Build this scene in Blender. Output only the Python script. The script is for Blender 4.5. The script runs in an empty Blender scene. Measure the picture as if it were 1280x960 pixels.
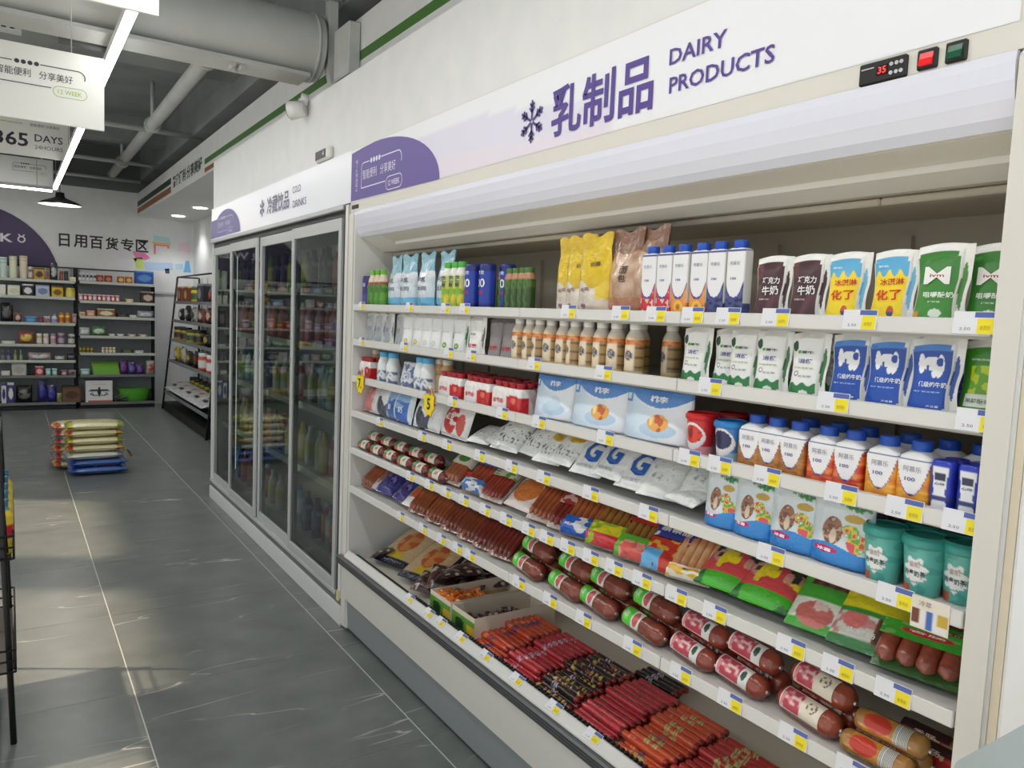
import bpy, math, random
from mathutils import Matrix, Vector
random.seed(7)
SC = bpy.context.scene
COL = SC.collection
PI = math.pi

# ------------------------------------------------------------------ camera, world, lights, exposure
cam_d = bpy.data.cameras.new('camera')
cam = bpy.data.objects.new('camera', cam_d); COL.objects.link(cam)
cam_d.sensor_fit = 'HORIZONTAL'; cam_d.sensor_width = 36.0
cam_d.lens = 36.0 * 952.0 / 1280.0
cam_d.clip_start = 0.02; cam_d.clip_end = 200
_R = ((0.834584, -0.013744, 0.55071), (-0.549323, -0.095913, 0.830088), (0.041412, -0.995295, -0.087598))
cam.matrix_world = Matrix(((_R[0][0], -_R[0][1], -_R[0][2], 0.0), (_R[1][0], -_R[1][1], -_R[1][2], 0.0),
                           (_R[2][0], -_R[2][1], -_R[2][2], 1.40), (0, 0, 0, 1)))
SC.camera = cam
SC.view_settings.view_transform = 'Standard'
SC.view_settings.look = 'None'
SC.view_settings.gamma = 1.0
SC.view_settings.use_curve_mapping = False
SC.view_settings.exposure = -0.30

w = bpy.data.worlds.new('daylight'); SC.world = w; w.use_nodes = True
bg = w.node_tree.nodes['Background']
bg.inputs[0].default_value = (0.80, 0.90, 1.0, 1); bg.inputs[1].default_value = 1.1

sun_d = bpy.data.lights.new('sun', 'SUN'); sun_d.energy = 8.0; sun_d.angle = math.radians(1.6); sun_d.color = (1.0, 0.80, 0.58)
sun = bpy.data.objects.new('sun', sun_d); COL.objects.link(sun)
sun.rotation_euler = Vector((0.74, -0.40, -0.54)).to_track_quat('-Z', 'Y').to_euler()
LED_POWER = 3.0       # watts per metre of the ceiling strip lamps

# ------------------------------------------------------------------ materials
def lin(c):
    r = []
    for x in c:
        x = x / 255.0
        r.append(x / 12.92 if x <= 0.04045 else ((x + 0.055) / 1.055) ** 2.4)
    return tuple(r)
_mc = {}
def M(rgb, rough=0.5, metal=0.0, emit=0.0, name=None, spec=0.5):
    key = (rgb, rough, metal, emit, spec)
    if key in _mc: return _mc[key]
    m = bpy.data.materials.new(name or 'paint_%d_%d_%d' % tuple(int(v) for v in rgb)); m.use_nodes = True
    b = m.node_tree.nodes['Principled BSDF']
    b.inputs['Base Color'].default_value = lin(rgb) + (1,)
    b.inputs['Roughness'].default_value = rough; b.inputs['Metallic'].default_value = metal
    b.inputs['Specular IOR Level'].default_value = spec
    if emit:
        b.inputs['Emission Color'].default_value = lin(rgb) + (1,); b.inputs['Emission Strength'].default_value = emit
    # a breath of unevenness so that no surface is perfectly flat
    nt = m.node_tree; n = nt.nodes.new('ShaderNodeTexNoise'); n.inputs['Scale'].default_value = 35; n.inputs['Detail'].default_value = 3
    bp = nt.nodes.new('ShaderNodeBump'); bp.inputs['Strength'].default_value = 0.02; bp.inputs['Distance'].default_value = 0.01
    tc = nt.nodes.new('ShaderNodeTexCoord')
    nt.links.new(tc.outputs['Object'], n.inputs['Vector']); nt.links.new(n.outputs['Fac'], bp.inputs['Height']); nt.links.new(bp.outputs['Normal'], b.inputs['Normal'])
    _mc[key] = m
    return m
def vmat(name, rough, coat=0.0, bump=0.0, scale=60):
    m = bpy.data.materials.new(name); m.use_nodes = True; nt = m.node_tree; b = nt.nodes['Principled BSDF']
    a = nt.nodes.new('ShaderNodeAttribute'); a.attribute_name = 'Col'
    nt.links.new(a.outputs['Color'], b.inputs['Base Color'])
    b.inputs['Roughness'].default_value = rough; b.inputs['Coat Weight'].default_value = coat; b.inputs['Coat Roughness'].default_value = 0.12
    if bump:
        n = nt.nodes.new('ShaderNodeTexNoise'); n.inputs['Scale'].default_value = scale; n.inputs['Detail'].default_value = 2
        bp = nt.nodes.new('ShaderNodeBump'); bp.inputs['Strength'].default_value = bump; bp.inputs['Distance'].default_value = 0.01
        tc = nt.nodes.new('ShaderNodeTexCoord'); nt.links.new(tc.outputs['Object'], n.inputs['Vector'])
        nt.links.new(n.outputs['Fac'], bp.inputs['Height']); nt.links.new(bp.outputs['Normal'], b.inputs['Normal'])
    return m
FILM = vmat('printed_film', 0.30, 0.25, 0.55, 34)
CRINKLE = vmat('crinkled_film', 0.26, 0.5, 0.7, 42)
CARD = vmat('printed_card', 0.5)
PLASTIC = vmat('printed_plastic', 0.32, 0.2)
CASING = vmat('sausage_casing', 0.24, 0.6, 0.25, 60)

# ------------------------------------------------------------------ mesh builder
class MB:
    def __init__(s): s.v = []; s.f = []; s.c = []; s.sm = []
    def quadgrid(s, nu, nv, pos, col=None, close=False):
        o = len(s.v); k = nu if close else nu + 1
        for j in range(nv + 1):
            for i in range(k):
                u, v = i / nu, j / nv
                s.v.append(pos(u, v)); s.c.append(col(u, v) if col else (255, 255, 255))
        for j in range(nv):
            for i in range(nu):
                a = o + j * k + i; b = o + j * k + (i + 1) % k
                s.f.append((a, b, b + k, a + k)); s.sm.append(True)
        return s
    def poly(s, pts, col=(255, 255, 255), smooth=False):
        o = len(s.v)
        for p in pts: s.v.append(tuple(p)); s.c.append(col)
        s.f.append(tuple(range(o, o + len(pts)))); s.sm.append(smooth)
        return s
    def box(s, x0, x1, y0, y1, z0, z1, col=(255, 255, 255), ch=0.0):
        if x0 > x1: x0, x1 = x1, x0
        if y0 > y1: y0, y1 = y1, y0
        if z0 > z1: z0, z1 = z1, z0
        if ch <= 0:
            o = len(s.v)
            for z in (z0, z1):
                for x, y in ((x0, y0), (x1, y0), (x1, y1), (x0, y1)): s.v.append((x, y, z)); s.c.append(col)
            for q in ((3, 2, 1, 0), (4, 5, 6, 7), (0, 1, 5, 4), (1, 2, 6, 5), (2, 3, 7, 6), (3, 0, 4, 7)):
                s.f.append(tuple(o + i for i in q)); s.sm.append(False)
            return s
        ch = min(ch, (x1 - x0) * .45, (y1 - y0) * .45, (z1 - z0) * .45)
        rings = []
        for z, k in ((z0, ch), (z0 + ch, 0), (z1 - ch, 0), (z1, ch)):
            o = len(s.v)
            for x, y in ((x0 + ch, y0 + k), (x1 - ch, y0 + k), (x1 - k, y0 + ch), (x1 - k, y1 - ch), (x1 - ch, y1 - k), (x0 + ch, y1 - k), (x0 + k, y1 - ch), (x0 + k, y0 + ch)):
                s.v.append((x, y, z)); s.c.append(col)
            rings.append(o)
        for a, b in zip(rings, rings[1:]):
            for i in range(8):
                j = (i + 1) % 8; s.f.append((a + i, a + j, b + j, b + i)); s.sm.append(False)
        s.f.append(tuple(rings[0] + i for i in range(7, -1, -1))); s.f.append(tuple(rings[3] + i for i in range(8))); s.sm += [False, False]
        return s
    def tube(s, p0, p1, r, n=10, col=(255, 255, 255), r1=None, caps=True):
        p0, p1 = Vector(p0), Vector(p1); d = (p1 - p0).normalized()
        a = d.orthogonal().normalized(); b = d.cross(a); r1 = r if r1 is None else r1
        o = len(s.v)
        for p, rr in ((p0, r), (p1, r1)):
            for i in range(n):
                t = 2 * PI * i / n; s.v.append(tuple(p + a * math.cos(t) * rr + b * math.sin(t) * rr)); s.c.append(col)
        for i in range(n):
            j = (i + 1) % n; s.f.append((o + i, o + j, o + n + j, o + n + i)); s.sm.append(True)
        if caps:
            s.f.append(tuple(range(o + n - 1, o - 1, -1))); s.f.append(tuple(range(o + n, o + 2 * n))); s.sm += [False, False]
        return s
    def path(s, pts, r, n=8, col=(255, 255, 255)):
        for p, q in zip(pts, pts[1:]): s.tube(p, q, r, n, col)
        return s
    def extrude_y(s, prof, y0, y1, closed=False, col=(255, 255, 255), smooth=False):
        o = len(s.v); n = len(prof)
        for y in (y0, y1):
            for x, z in prof: s.v.append((x, y, z)); s.c.append(col)
        for i in range(n if closed else n - 1):
            j = (i + 1) % n; s.f.append((o + i, o + j, o + n + j, o + n + i)); s.sm.append(smooth)
        if closed:
            s.f.append(tuple(range(o, o + n))); s.f.append(tuple(range(o + 2 * n - 1, o + n - 1, -1))); s.sm += [False, False]
        return s
    def prism(s, pts, y0, y1, col=(255, 255, 255)):
        return s.extrude_y(pts, y0, y1, True, col)
    def xf(s, fn): s.v = [fn(*p) for p in s.v]; return s
    def mesh(s, name, mat):
        me = bpy.data.meshes.new(name); me.from_pydata(s.v, [], s.f)
        me.polygons.foreach_set('use_smooth', s.sm)
        if mat in (FILM, CRINKLE, CARD, PLASTIC, CASING):
            at = me.color_attributes.new('Col', 'FLOAT_COLOR', 'POINT')
            cache = {}; fl = []
            for c in s.c:
                c = tuple(c); k = cache.get(c)
                if k is None: k = cache[c] = lin(c) + (1.0,)
                fl.extend(k)
            at.data.foreach_set('color', fl)
        me.materials.append(mat); me.update()
        return me
def rrect(t, rx, ry, r):
    """point at t (0..1 of the outline, 0.5 = front middle) of a rounded rectangle"""
    r = min(r, rx, ry); a, b = rx - r, ry - r; q = PI * r / 2
    L = [a, q, 2 * b, q, 2 * a, q, 2 * b, q, a]; d = (t % 1.0) * sum(L)
    pts = [(0, ry, 1, 0), None, (rx, b, 0, -1), None, (a, -ry, -1, 0), None, (-rx, -b, 0, 1), None, (-a, ry, 1, 0)]
    cen = {1: (a, b, PI / 2), 3: (a, -b, 0), 5: (-a, -b, -PI / 2), 7: (-a, b, -PI)}
    for i, l in enumerate(L):
        if d <= l or i == 8:
            if i in cen:
                x, y, s0 = cen[i]; g = s0 - (d / q if q > 0 else 0) * PI / 2
                return x + r * math.cos(g), y + r * math.sin(g)
            x, y, dx, dy = pts[i]; return x + dx * d, y + dy * d
        d -= l
class Solid:
    """a body of rounded-rectangle sections: prof = [(z, rx, ry, corner radius)]"""
    def __init__(s, prof): s.p = prof
    def at(s, z):
        p = s.p
        if z <= p[0][0]: return p[0][1:]
        for a, b in zip(p, p[1:]):
            if z <= b[0]:
                k = (z - a[0]) / max(1e-9, b[0] - a[0]); return tuple(a[i] + (b[i] - a[i]) * k for i in (1, 2, 3))
        return p[-1][1:]
    def wrap(s, off=0.0012):
        def f(x, z):
            rx, ry, r = s.at(z); r = min(r, rx, ry); e = abs(x) - (rx - r)
            y = -ry if e <= 0 else -(ry - r + math.sqrt(max(0, r * r - min(e, r) ** 2)))
            return (x, y - off, z)
        return f
    def mesh(s, name, mat, col, nu=40, rows=None, cap=True):
        mb = MB(); zs = []
        for a, b in zip(s.p, s.p[1:]):
            n = max(1, int(round((b[0] - a[0]) / (rows or 0.006)))); zs += [a[0] + (b[0] - a[0]) * i / n for i in range(n)]
        zs.append(s.p[-1][0]); o = 0
        for z in zs:
            rx, ry, r = s.at(z) if z not in (s.p[0][0],) else s.p[0][1:]
            for i in range(nu):
                x, y = rrect(i / nu, rx, ry, r); mb.v.append((x, y, z)); mb.c.append(col(x, y, z))
        for j in range(len(zs) - 1):
            for i in range(nu):
                a, b = j * nu + i, j * nu + (i + 1) % nu; mb.f.append((a, b, b + nu, a + nu)); mb.sm.append(True)
        if cap:
            for z, base, rev in ((zs[0], 0, 1), (zs[-1], (len(zs) - 1) * nu, 0)):
                o = len(mb.v); idx = list(range(nu))
                for i in idx: mb.v.append(mb.v[base + i]); mb.c.append(mb.c[base + i])
                mb.f.append(tuple(o + i for i in (idx[::-1] if rev else idx))); mb.sm.append(False)
        return mb.mesh(name, mat)
def lathe(prof): return Solid([(z, r, r, r) for z, r in prof])

# ------------------------------------------------------------------ lettering
_tc = {}
def glyphs(s, bold=0.0):
    k = (s, bold)
    if k in _tc: return _tc[k]
    c = bpy.data.curves.new('lettering', 'FONT'); c.body = s; c.resolution_u = 2; c.offset = bold
    o = bpy.data.objects.new('lettering', c); COL.objects.link(o)
    me = bpy.data.meshes.new_from_object(o.evaluated_get(bpy.context.evaluated_depsgraph_get()))
    vs = [(v.co.x, v.co.y) for v in me.vertices]; fs = [tuple(p.vertices) for p in me.polygons]
    bpy.data.objects.remove(o); bpy.data.curves.remove(c); bpy.data.meshes.remove(me)
    x0, x1 = min(v[0] for v in vs), max(v[0] for v in vs); y0, y1 = min(v[1] for v in vs), max(v[1] for v in vs)
    _tc[k] = ([(x - (x0 + x1) / 2, y - (y0 + y1) / 2) for x, y in vs], fs, x1 - x0, y1 - y0)
    return _tc[k]
def text_mesh(s, cx, cz, wrap, color, width=None, height=None, bold=0.012, rot=0.0, rough=0.5, mat=None):
    vs, fs, W, H = glyphs(s, bold)
    kx = width / W if width else height / H; ky = height / H if height else kx
    ca, sa = math.cos(rot), math.sin(rot)
    me = bpy.data.meshes.new('lettering')
    out = []
    for x, y in vs:
        x, y = x * kx, y * ky; out.append(wrap(cx + x * ca - y * sa, cz + x * sa + y * ca))
    me.from_pydata(out, [], fs); me.materials.append(mat or M(color, rough)); me.update()
    return me
def flat(y=-0.001): return lambda x, z: (x, y, z)

# ------------------------------------------------------------------ things, parts and copies
ORD = ['first', 'second', 'third', 'fourth', 'fifth', 'sixth', 'seventh', 'eighth', 'ninth', 'tenth', 'eleventh', 'twelfth', 'thirteenth', 'fourteenth', 'fifteenth', 'sixteenth', 'seventeenth', 'eighteenth', 'nineteenth', 'twentieth']
def tag(o, label, cat, group=None):
    o['label'] = label; o['category'] = cat
    if group: o['group'] = group
    return o
def obj(name, mesh, parent=None, label=None):
    o = bpy.data.objects.new(name, mesh); COL.objects.link(o)
    if parent is not None: o.parent = parent
    if label: o['label'] = label
    return o
def empty(name, loc=(0, 0, 0), rot=(0, 0, 0)):
    o = bpy.data.objects.new(name, None); COL.objects.link(o); o.location = loc; o.rotation_euler = rot; o.empty_display_size = 0.05
    return o
def part(name, mb, mat, parent, label=None): return obj(name, mb.mesh(name, mat), parent, label)
def struct(name, mb, mat, parent=None):
    o = obj(name, mb.mesh(name, mat), parent)
    if parent is None: o['kind'] = 'structure'
    return o
class Proto:
    def __init__(s, name, cat): s.name = name; s.cat = cat; s.parts = []
    def add(s, pname, mesh, kids=(), label=None): s.parts.append((pname, mesh, list(kids), label)); return s
    def put(s, label, group, loc, rot=(0, 0, -PI / 2), scale=None):
        if len(s.parts) == 1 and not s.parts[0][2]:
            r = obj(s.name, s.parts[0][1]); r.location = loc; r.rotation_euler = rot
        else:
            r = empty(s.name, loc, rot)
            for pn, me, kids, lb in s.parts:
                p = obj(pn, me, r, lb)
                for kn, km in kids: obj(kn, km, p)
        if scale: r.scale = scale if isinstance(scale, tuple) else (scale,) * 3
        return tag(r, label, s.cat, group)
def row(proto, desc, group, ys, x, z, rot=(0, 0, -PI / 2), jit=0.0, scale=None, dx=None):
    """stand copies in a row; ys from the left end of the photograph to the right"""
    n = len(ys)
    for i, y in enumerate(ys):
        pr = proto[i] if isinstance(proto, list) else proto
        lb = desc[i] if isinstance(desc, list) else (desc if n == 1 else '%s, %s from left' % (desc, ORD[i]))
        pr.put(lb, group, (x + (dx[i] if dx else 0), y, z), (rot[0], rot[1], rot[2] + random.uniform(-jit, jit)), scale)
def cl(x, a=0.0, b=1.0): return max(a, min(b, x))
def mix(a, b, k): k = cl(k); return tuple(a[i] + (b[i] - a[i]) * k for i in range(3))
def inel(u, v, cu, cv, ru, rv): return ((u - cu) / ru) ** 2 + ((v - cv) / rv) ** 2 < 1
def hsh(a, b): x = math.sin(a * 127.1 + b * 311.7) * 43758.5453; return x - math.floor(x)
def vnoise(x, y):
    i, j = math.floor(x), math.floor(y); fx, fy = x - i, y - j; fx = fx * fx * (3 - 2 * fx); fy = fy * fy * (3 - 2 * fy)
    a = hsh(i, j) + (hsh(i + 1, j) - hsh(i, j)) * fx; b = hsh(i, j + 1) + (hsh(i + 1, j + 1) - hsh(i, j + 1)) * fx
    return a + (b - a) * fy

# ------------------------------------------------------------------ the setting
def noise_mat(name, c1, c2, scale, rough, rough2=None, bump=0.0):
    m = bpy.data.materials.new(name); m.use_nodes = True; nt = m.node_tree; b = nt.nodes['Principled BSDF']
    tc = nt.nodes.new('ShaderNodeTexCoord'); n = nt.nodes.new('ShaderNodeTexNoise'); n.inputs['Scale'].default_value = scale; n.inputs['Detail'].default_value = 6
    r = nt.nodes.new('ShaderNodeValToRGB'); r.color_ramp.elements[0].color = lin(c1) + (1,); r.color_ramp.elements[1].color = lin(c2) + (1,)
    r.color_ramp.elements[0].position = 0.3; r.color_ramp.elements[1].position = 0.7
    nt.links.new(tc.outputs['Object'], n.inputs['Vector']); nt.links.new(n.outputs['Fac'], r.inputs['Fac']); nt.links.new(r.outputs['Color'], b.inputs['Base Color'])
    b.inputs['Roughness'].default_value = rough
    if bump:
        bp = nt.nodes.new('ShaderNodeBump'); bp.inputs['Strength'].default_value = bump; bp.inputs['Distance'].default_value = 0.01
        nt.links.new(n.outputs['Fac'], bp.inputs['Height']); nt.links.new(bp.outputs['Normal'], b.inputs['Normal'])
    return m
def tile_material():
    m = bpy.data.materials.new('veined_stone_tile'); m.use_nodes = True; nt = m.node_tree; b = nt.nodes['Principled BSDF']; N = nt.nodes.new; L = nt.links.new
    tc = N('ShaderNodeTexCoord'); oi = N('ShaderNodeObjectInfo'); sc = N('ShaderNodeVectorMath'); sc.operation = 'SCALE'; sc.inputs['Scale'].default_value = 1.0
    cmb = N('ShaderNodeCombineXYZ'); mul = N('ShaderNodeMath'); mul.operation = 'MULTIPLY'; mul.inputs[1].default_value = 37.0
    L(oi.outputs['Random'], mul.inputs[0]); L(mul.outputs[0], cmb.inputs[0]); L(mul.outputs[0], cmb.inputs[1])
    ad = N('ShaderNodeVectorMath'); ad.operation = 'ADD'; L(tc.outputs['Object'], ad.inputs[0]); L(cmb.outputs[0], ad.inputs[1])
    # stretched, rotated coordinates so that the veins run the same way across a tile
    mp = N('ShaderNodeMapping'); mp.inputs['Rotation'].default_value = (0, 0, math.radians(-50)); mp.inputs['Scale'].default_value = (0.24, 1.9, 1)
    L(ad.outputs[0], mp.inputs['Vector'])
    nz = N('ShaderNodeTexNoise'); nz.inputs['Scale'].default_value = 1.7; nz.inputs['Detail'].default_value = 4; nz.inputs['Roughness'].default_value = 0.45; nz.inputs['Distortion'].default_value = 0.25
    L(mp.outputs[0], nz.inputs['Vector'])
    s1 = N('ShaderNodeMath'); s1.operation = 'SUBTRACT'; s1.inputs[1].default_value = 0.5; L(nz.outputs['Fac'], s1.inputs[0])
    ab = N('ShaderNodeMath'); ab.operation = 'ABSOLUTE'; L(s1.outputs[0], ab.inputs[0])
    vr = N('ShaderNodeMapRange'); vr.inputs['From Min'].default_value = 0.0; vr.inputs['From Max'].default_value = 0.0042; vr.inputs['To Min'].default_value = 1.0; vr.inputs['To Max'].default_value = 0.0
    L(ab.outputs[0], vr.inputs['Value'])
    mk = N('ShaderNodeTexNoise'); mk.inputs['Scale'].default_value = 3.2; mk.inputs['Detail'].default_value = 2; L(ad.outputs[0], mk.inputs['Vector'])
    mr = N('ShaderNodeMapRange'); mr.inputs['From Min'].default_value = 0.45; mr.inputs['From Max'].default_value = 0.62; L(mk.outputs['Fac'], mr.inputs['Value'])
    vm = N('ShaderNodeMath'); vm.operation = 'MULTIPLY'; L(vr.outputs[0], vm.inputs[0]); L(mr.outputs[0], vm.inputs[1])
    cl_ = N('ShaderNodeTexNoise'); cl_.inputs['Scale'].default_value = 6; cl_.inputs['Detail'].default_value = 8; L(ad.outputs[0], cl_.inputs['Vector'])
    rp = N('ShaderNodeValToRGB'); rp.color_ramp.elements[0].position = 0.3; rp.color_ramp.elements[1].position = 0.75
    rp.color_ramp.elements[0].color = lin((100, 105, 103)) + (1,); rp.color_ramp.elements[1].color = lin((122, 127, 124)) + (1,)
    L(cl_.outputs['Fac'], rp.inputs['Fac'])
    mx = N('ShaderNodeMixRGB'); mx.inputs[2].default_value = lin((196, 196, 190)) + (1,); L(vm.outputs[0], mx.inputs[0]); L(rp.outputs[0], mx.inputs[1])
    L(mx.outputs[0], b.inputs['Base Color'])
    rr = N('ShaderNodeMapRange'); rr.inputs['To Min'].default_value = 0.25; rr.inputs['To Max'].default_value = 0.36; L(cl_.outputs['Fac'], rr.inputs['Value']); L(rr.outputs[0], b.inputs['Roughness'])
    return m
WALL = noise_mat('painted_wall', (226, 228, 228), (232, 233, 232), 9, 0.6)
CEIL = noise_mat('dark_ceiling_paint', (140, 145, 145), (154, 158, 158), 3, 0.85)
GREYP = noise_mat('grey_spray_paint', (196, 199, 196), (208, 210, 207), 5, 0.55)
WHITE = M((224, 223, 219), 0.32, name='white_enamel')
CREAM = M((222, 219, 210), 0.38, name='cream_enamel')
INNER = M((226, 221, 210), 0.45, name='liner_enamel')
LINER = M((206, 194, 172), 0.5, name='shaded_liner')  # darker copy of the liner enamel, interior shade put into its colour
ALU = M((196, 198, 196), 0.32, 0.85, name='brushed_aluminium')
ALUM = M((196, 199, 198), 0.4, 0.25, name='satin_aluminium')
BLACK = M((22, 22, 23), 0.45, name='black_plastic')
BLACKM = M((34, 34, 36), 0.5, 0.3, name='black_steel')
GREYK = M((142, 147, 147), 0.5, name='grey_kick')

floor = struct('floor', MB().box(-6, 4, -6, 12.2, -0.15, -0.0012), M((206, 206, 200), 0.8, name='floor_grout'))
tile_mesh = MB().box(-0.3878, 0.3878, -0.3892, 0.3892, -0.0011, 0.0, ch=0.0004).mesh('tile', tile_material())
for i in range(-4, 3):
    for j in range(-2, 12):
        if i < -1 and j < 2: continue
        t = obj('tile', tile_mesh, floor); t.location = (0.36 + 0.78 * (i + 0.5), 2.14 + 0.78 * (j + 0.5), 0)
        t.rotation_euler = (0, 0, PI * ((i * 3 + j * 7) % 2))

struct('wall_back', MB().box(-3.3, 2.4, 11.45, 11.6, -0.01, 3.4), WALL)
struct('trim_1', MB().box(-3.2, 2.17, 11.425, 11.4495, 1.515, 1.545), M((206, 208, 208), 0.5))
struct('wall_right', MB().box(2.17, 2.3, 5.9, 11.45, -0.01, 3.4).box(1.9, 2.3, -1.0, 5.9, -0.01, 3.4), WALL)
lw = MB()
lw.box(-3.35, -3.2, -2.5, 11.45, 2.80, 3.4)
for a, b in ((-2.5, -2.3), (0.9, 1.1), (3.85, 4.05), (6.05, 6.55), (8.0, 11.45)): lw.box(-3.35, -3.2, a, b, -0.01, 2.80)  # unseen wall; openings and column shaped to cast the floor's sun and shadow
struct('wall_left', lw, WALL)
struct('ceiling', MB().box(-3.35, 2.4, -2.5, 11.6, 3.38, 3.5), CEIL)
struct('trim_2', MB().box(-3.2, 2.17, 11.30, 11.449, 2.84, 3.38), M((110, 114, 114), 0.8))

# bulkhead above the fridges, soffit behind it
struct('wall_bulkhead', MB().box(1.226, 1.46, -1.2, 5.77, 2.070, 2.40), WALL)
so = MB(); so.box(1.46, 2.17, -1.2, 11.449, 2.53, 2.83)
soffit = struct('ceiling_soffit', so, WALL)
def kidbox(name, parent, mat, *a, **k):
    return obj(name, MB().box(*a, **k).mesh(name, mat), parent)
GRN = M((72, 122, 52), 0.5); BRN = M((160, 96, 52), 0.5); DKG = M((34, 62, 48), 0.5)
kidbox('green_stripe', soffit, GRN, 1.4585, 1.4601, -1.2, 7.23, 2.622, 2.668)
kidbox('brown_stripe', soffit, BRN, 1.4585, 1.4601, 5.8, 7.23, 2.552, 2.59)
kidbox('green_stripe', soffit, DKG, 1.4585, 1.4601, 8.9, 11.4, 2.655, 2.72)
kidbox('brown_stripe', soffit, BRN, 1.4585, 1.4601, 8.9, 11.4, 2.565, 2.63)
def onx(xp): return lambda s, z: (xp, -s, z)      # run along -Y, facing the aisle
obj('lettering', text_mesh('智能便利·分享美好', -8.06, 2.655, onx(1.4583), (40, 66, 50), width=1.45, height=0.125, bold=0.03), soffit)

# ceiling beams and hanging steel
for n, (y0, y1) in enumerate(((2.45, 2.75), (6.0, 6.35), (9.3, 9.6))):
    struct('trim_%d' % (3 + n), MB().box(-3.2, 2.17, y0, y1, 3.12, 3.379), CEIL)
struct('trim_6', MB().box(1.48, 1.80, -1.0, 11.3, 2.98, 3.379), CEIL)

def rooted(name, label, cat, base, group=None):
    r = empty(name, base); return tag(r, label, cat, group)
def kid(name, mb, mat, root, label=None):
    o = obj(name, mb.mesh(name, mat), root, label); o.location = -Vector(root.location); return o
def kidm(name, me, root, label=None):
    o = obj(name, me, root, label); o.location = -Vector(root.location); return o
def ribbon(pts, wd, wrap, color, closed=False, rough=0.5):
    mb = MB(); n = len(pts); P = []
    for i, (x, z) in enumerate(pts):
        a = pts[i - 1] if (i or closed) else pts[i]; b = pts[(i + 1) % n] if (i < n - 1 or closed) else pts[i]
        dx, dz = b[0] - a[0], b[1] - a[1]; l = math.hypot(dx, dz) or 1; P.append((x, z, -dz / l * wd / 2, dx / l * wd / 2))
    for x, z, a, b in P: mb.v += [wrap(x + a, z + b), wrap(x - a, z - b)]; mb.c += [(0, 0, 0)] * 2
    for i in range(n if closed else n - 1):
        j = (i + 1) % n; mb.f.append((2 * i, 2 * i + 1, 2 * j + 1, 2 * j)); mb.sm.append(False)
    return mb.mesh('outline', M(color, rough))
def polyface(pts, wrap, color, name='print', rough=0.5):
    return MB().poly([wrap(*p) for p in pts]).mesh(name, M(color, rough))
def arcpts(cx, cz, r, a0, a1, n=8, rz=None):
    return [(cx + r * math.cos(a0 + (a1 - a0) * i / n), cz + (rz or r) * math.sin(a0 + (a1 - a0) * i / n)) for i in range(n + 1)]
def bubble_print(parent_add, s0, z0, k, wrap, ink, pill_ink, text=True, kz=None):
    """slogan bubble: open outline with dots on top, two words inside and a pill hanging at the right"""
    kz = kz or k
    T = lambda x, z: (s0 + x * k, z0 + z * kz)
    parent_add('outline', ribbon([T(*p) for p in [(-1.0, -.30)] + arcpts(-.9, .12, .1, PI, PI / 2, 6) + [(-.58, .22)]], .022 * kz, wrap, ink))
    parent_add('outline', ribbon([T(*p) for p in [(.02, .22)] + arcpts(.85, .06, .16, PI / 2, -.4, 8)], .022 * kz, wrap, ink))
    parent_add('outline', ribbon([T(*p) for p in [(-1.0, -.30), (.25, -.30)]], .022 * kz, wrap, ink))
    pill = arcpts(.42, -.36, .13, PI / 2, PI * 1.5, 7) + arcpts(.92, -.36, .13, -PI / 2, PI / 2, 7)
    parent_add('outline', ribbon([T(*p) for p in pill], .018 * kz, wrap, pill_ink, True))
    for i in range(4): parent_add('dot', polyface([T(*p) for p in arcpts(-.48 + .14 * i, .22, .055, 0, 2 * PI, 10)[:-1]], wrap, ink, 'dot'))
    parent_add('lettering', text_mesh('智能便利', *T(-.56, -.03), wrap, ink, width=.74 * k, height=.20 * kz, bold=.0))
    parent_add('lettering', text_mesh('分享美好', *T(.36, -.03), wrap, ink, width=.74 * k, height=.20 * kz, bold=.0))
    parent_add('lettering', text_mesh('12 WEEK', *T(.67, -.36), wrap, pill_ink, width=.54 * k, height=.11 * kz, bold=.012))
def snowflake(cx, cz, r, wrap, color):
    mb = MB()
    def seg(x0, z0, x1, z1, w):
        dx, dz = x1 - x0, z1 - z0; l = math.hypot(dx, dz); a, b = -dz / l * w / 2, dx / l * w / 2
        mb.poly([wrap(cx + x0 + a, cz + z0 + b), wrap(cx + x0 - a, cz + z0 - b), wrap(cx + x1 - a, cz + z1 - b), wrap(cx + x1 + a, cz + z1 + b)])
    for i in range(6):
        t = PI / 2 + i * PI / 3; c, s = math.cos(t), math.sin(t)
        seg(c * r * .08, s * r * .08, c * r, s * r, r * .13)
        for k, ln in ((.45, .3), (.68, .26)):
            for sg in (-1, 1):
                e = t + sg * .75; seg(c * r * k, s * r * k, c * r * k + math.cos(e) * r * ln, s * r * k + math.sin(e) * r * ln, r * .12)
    return mb.mesh('snowflake', M(color, .5))

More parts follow.
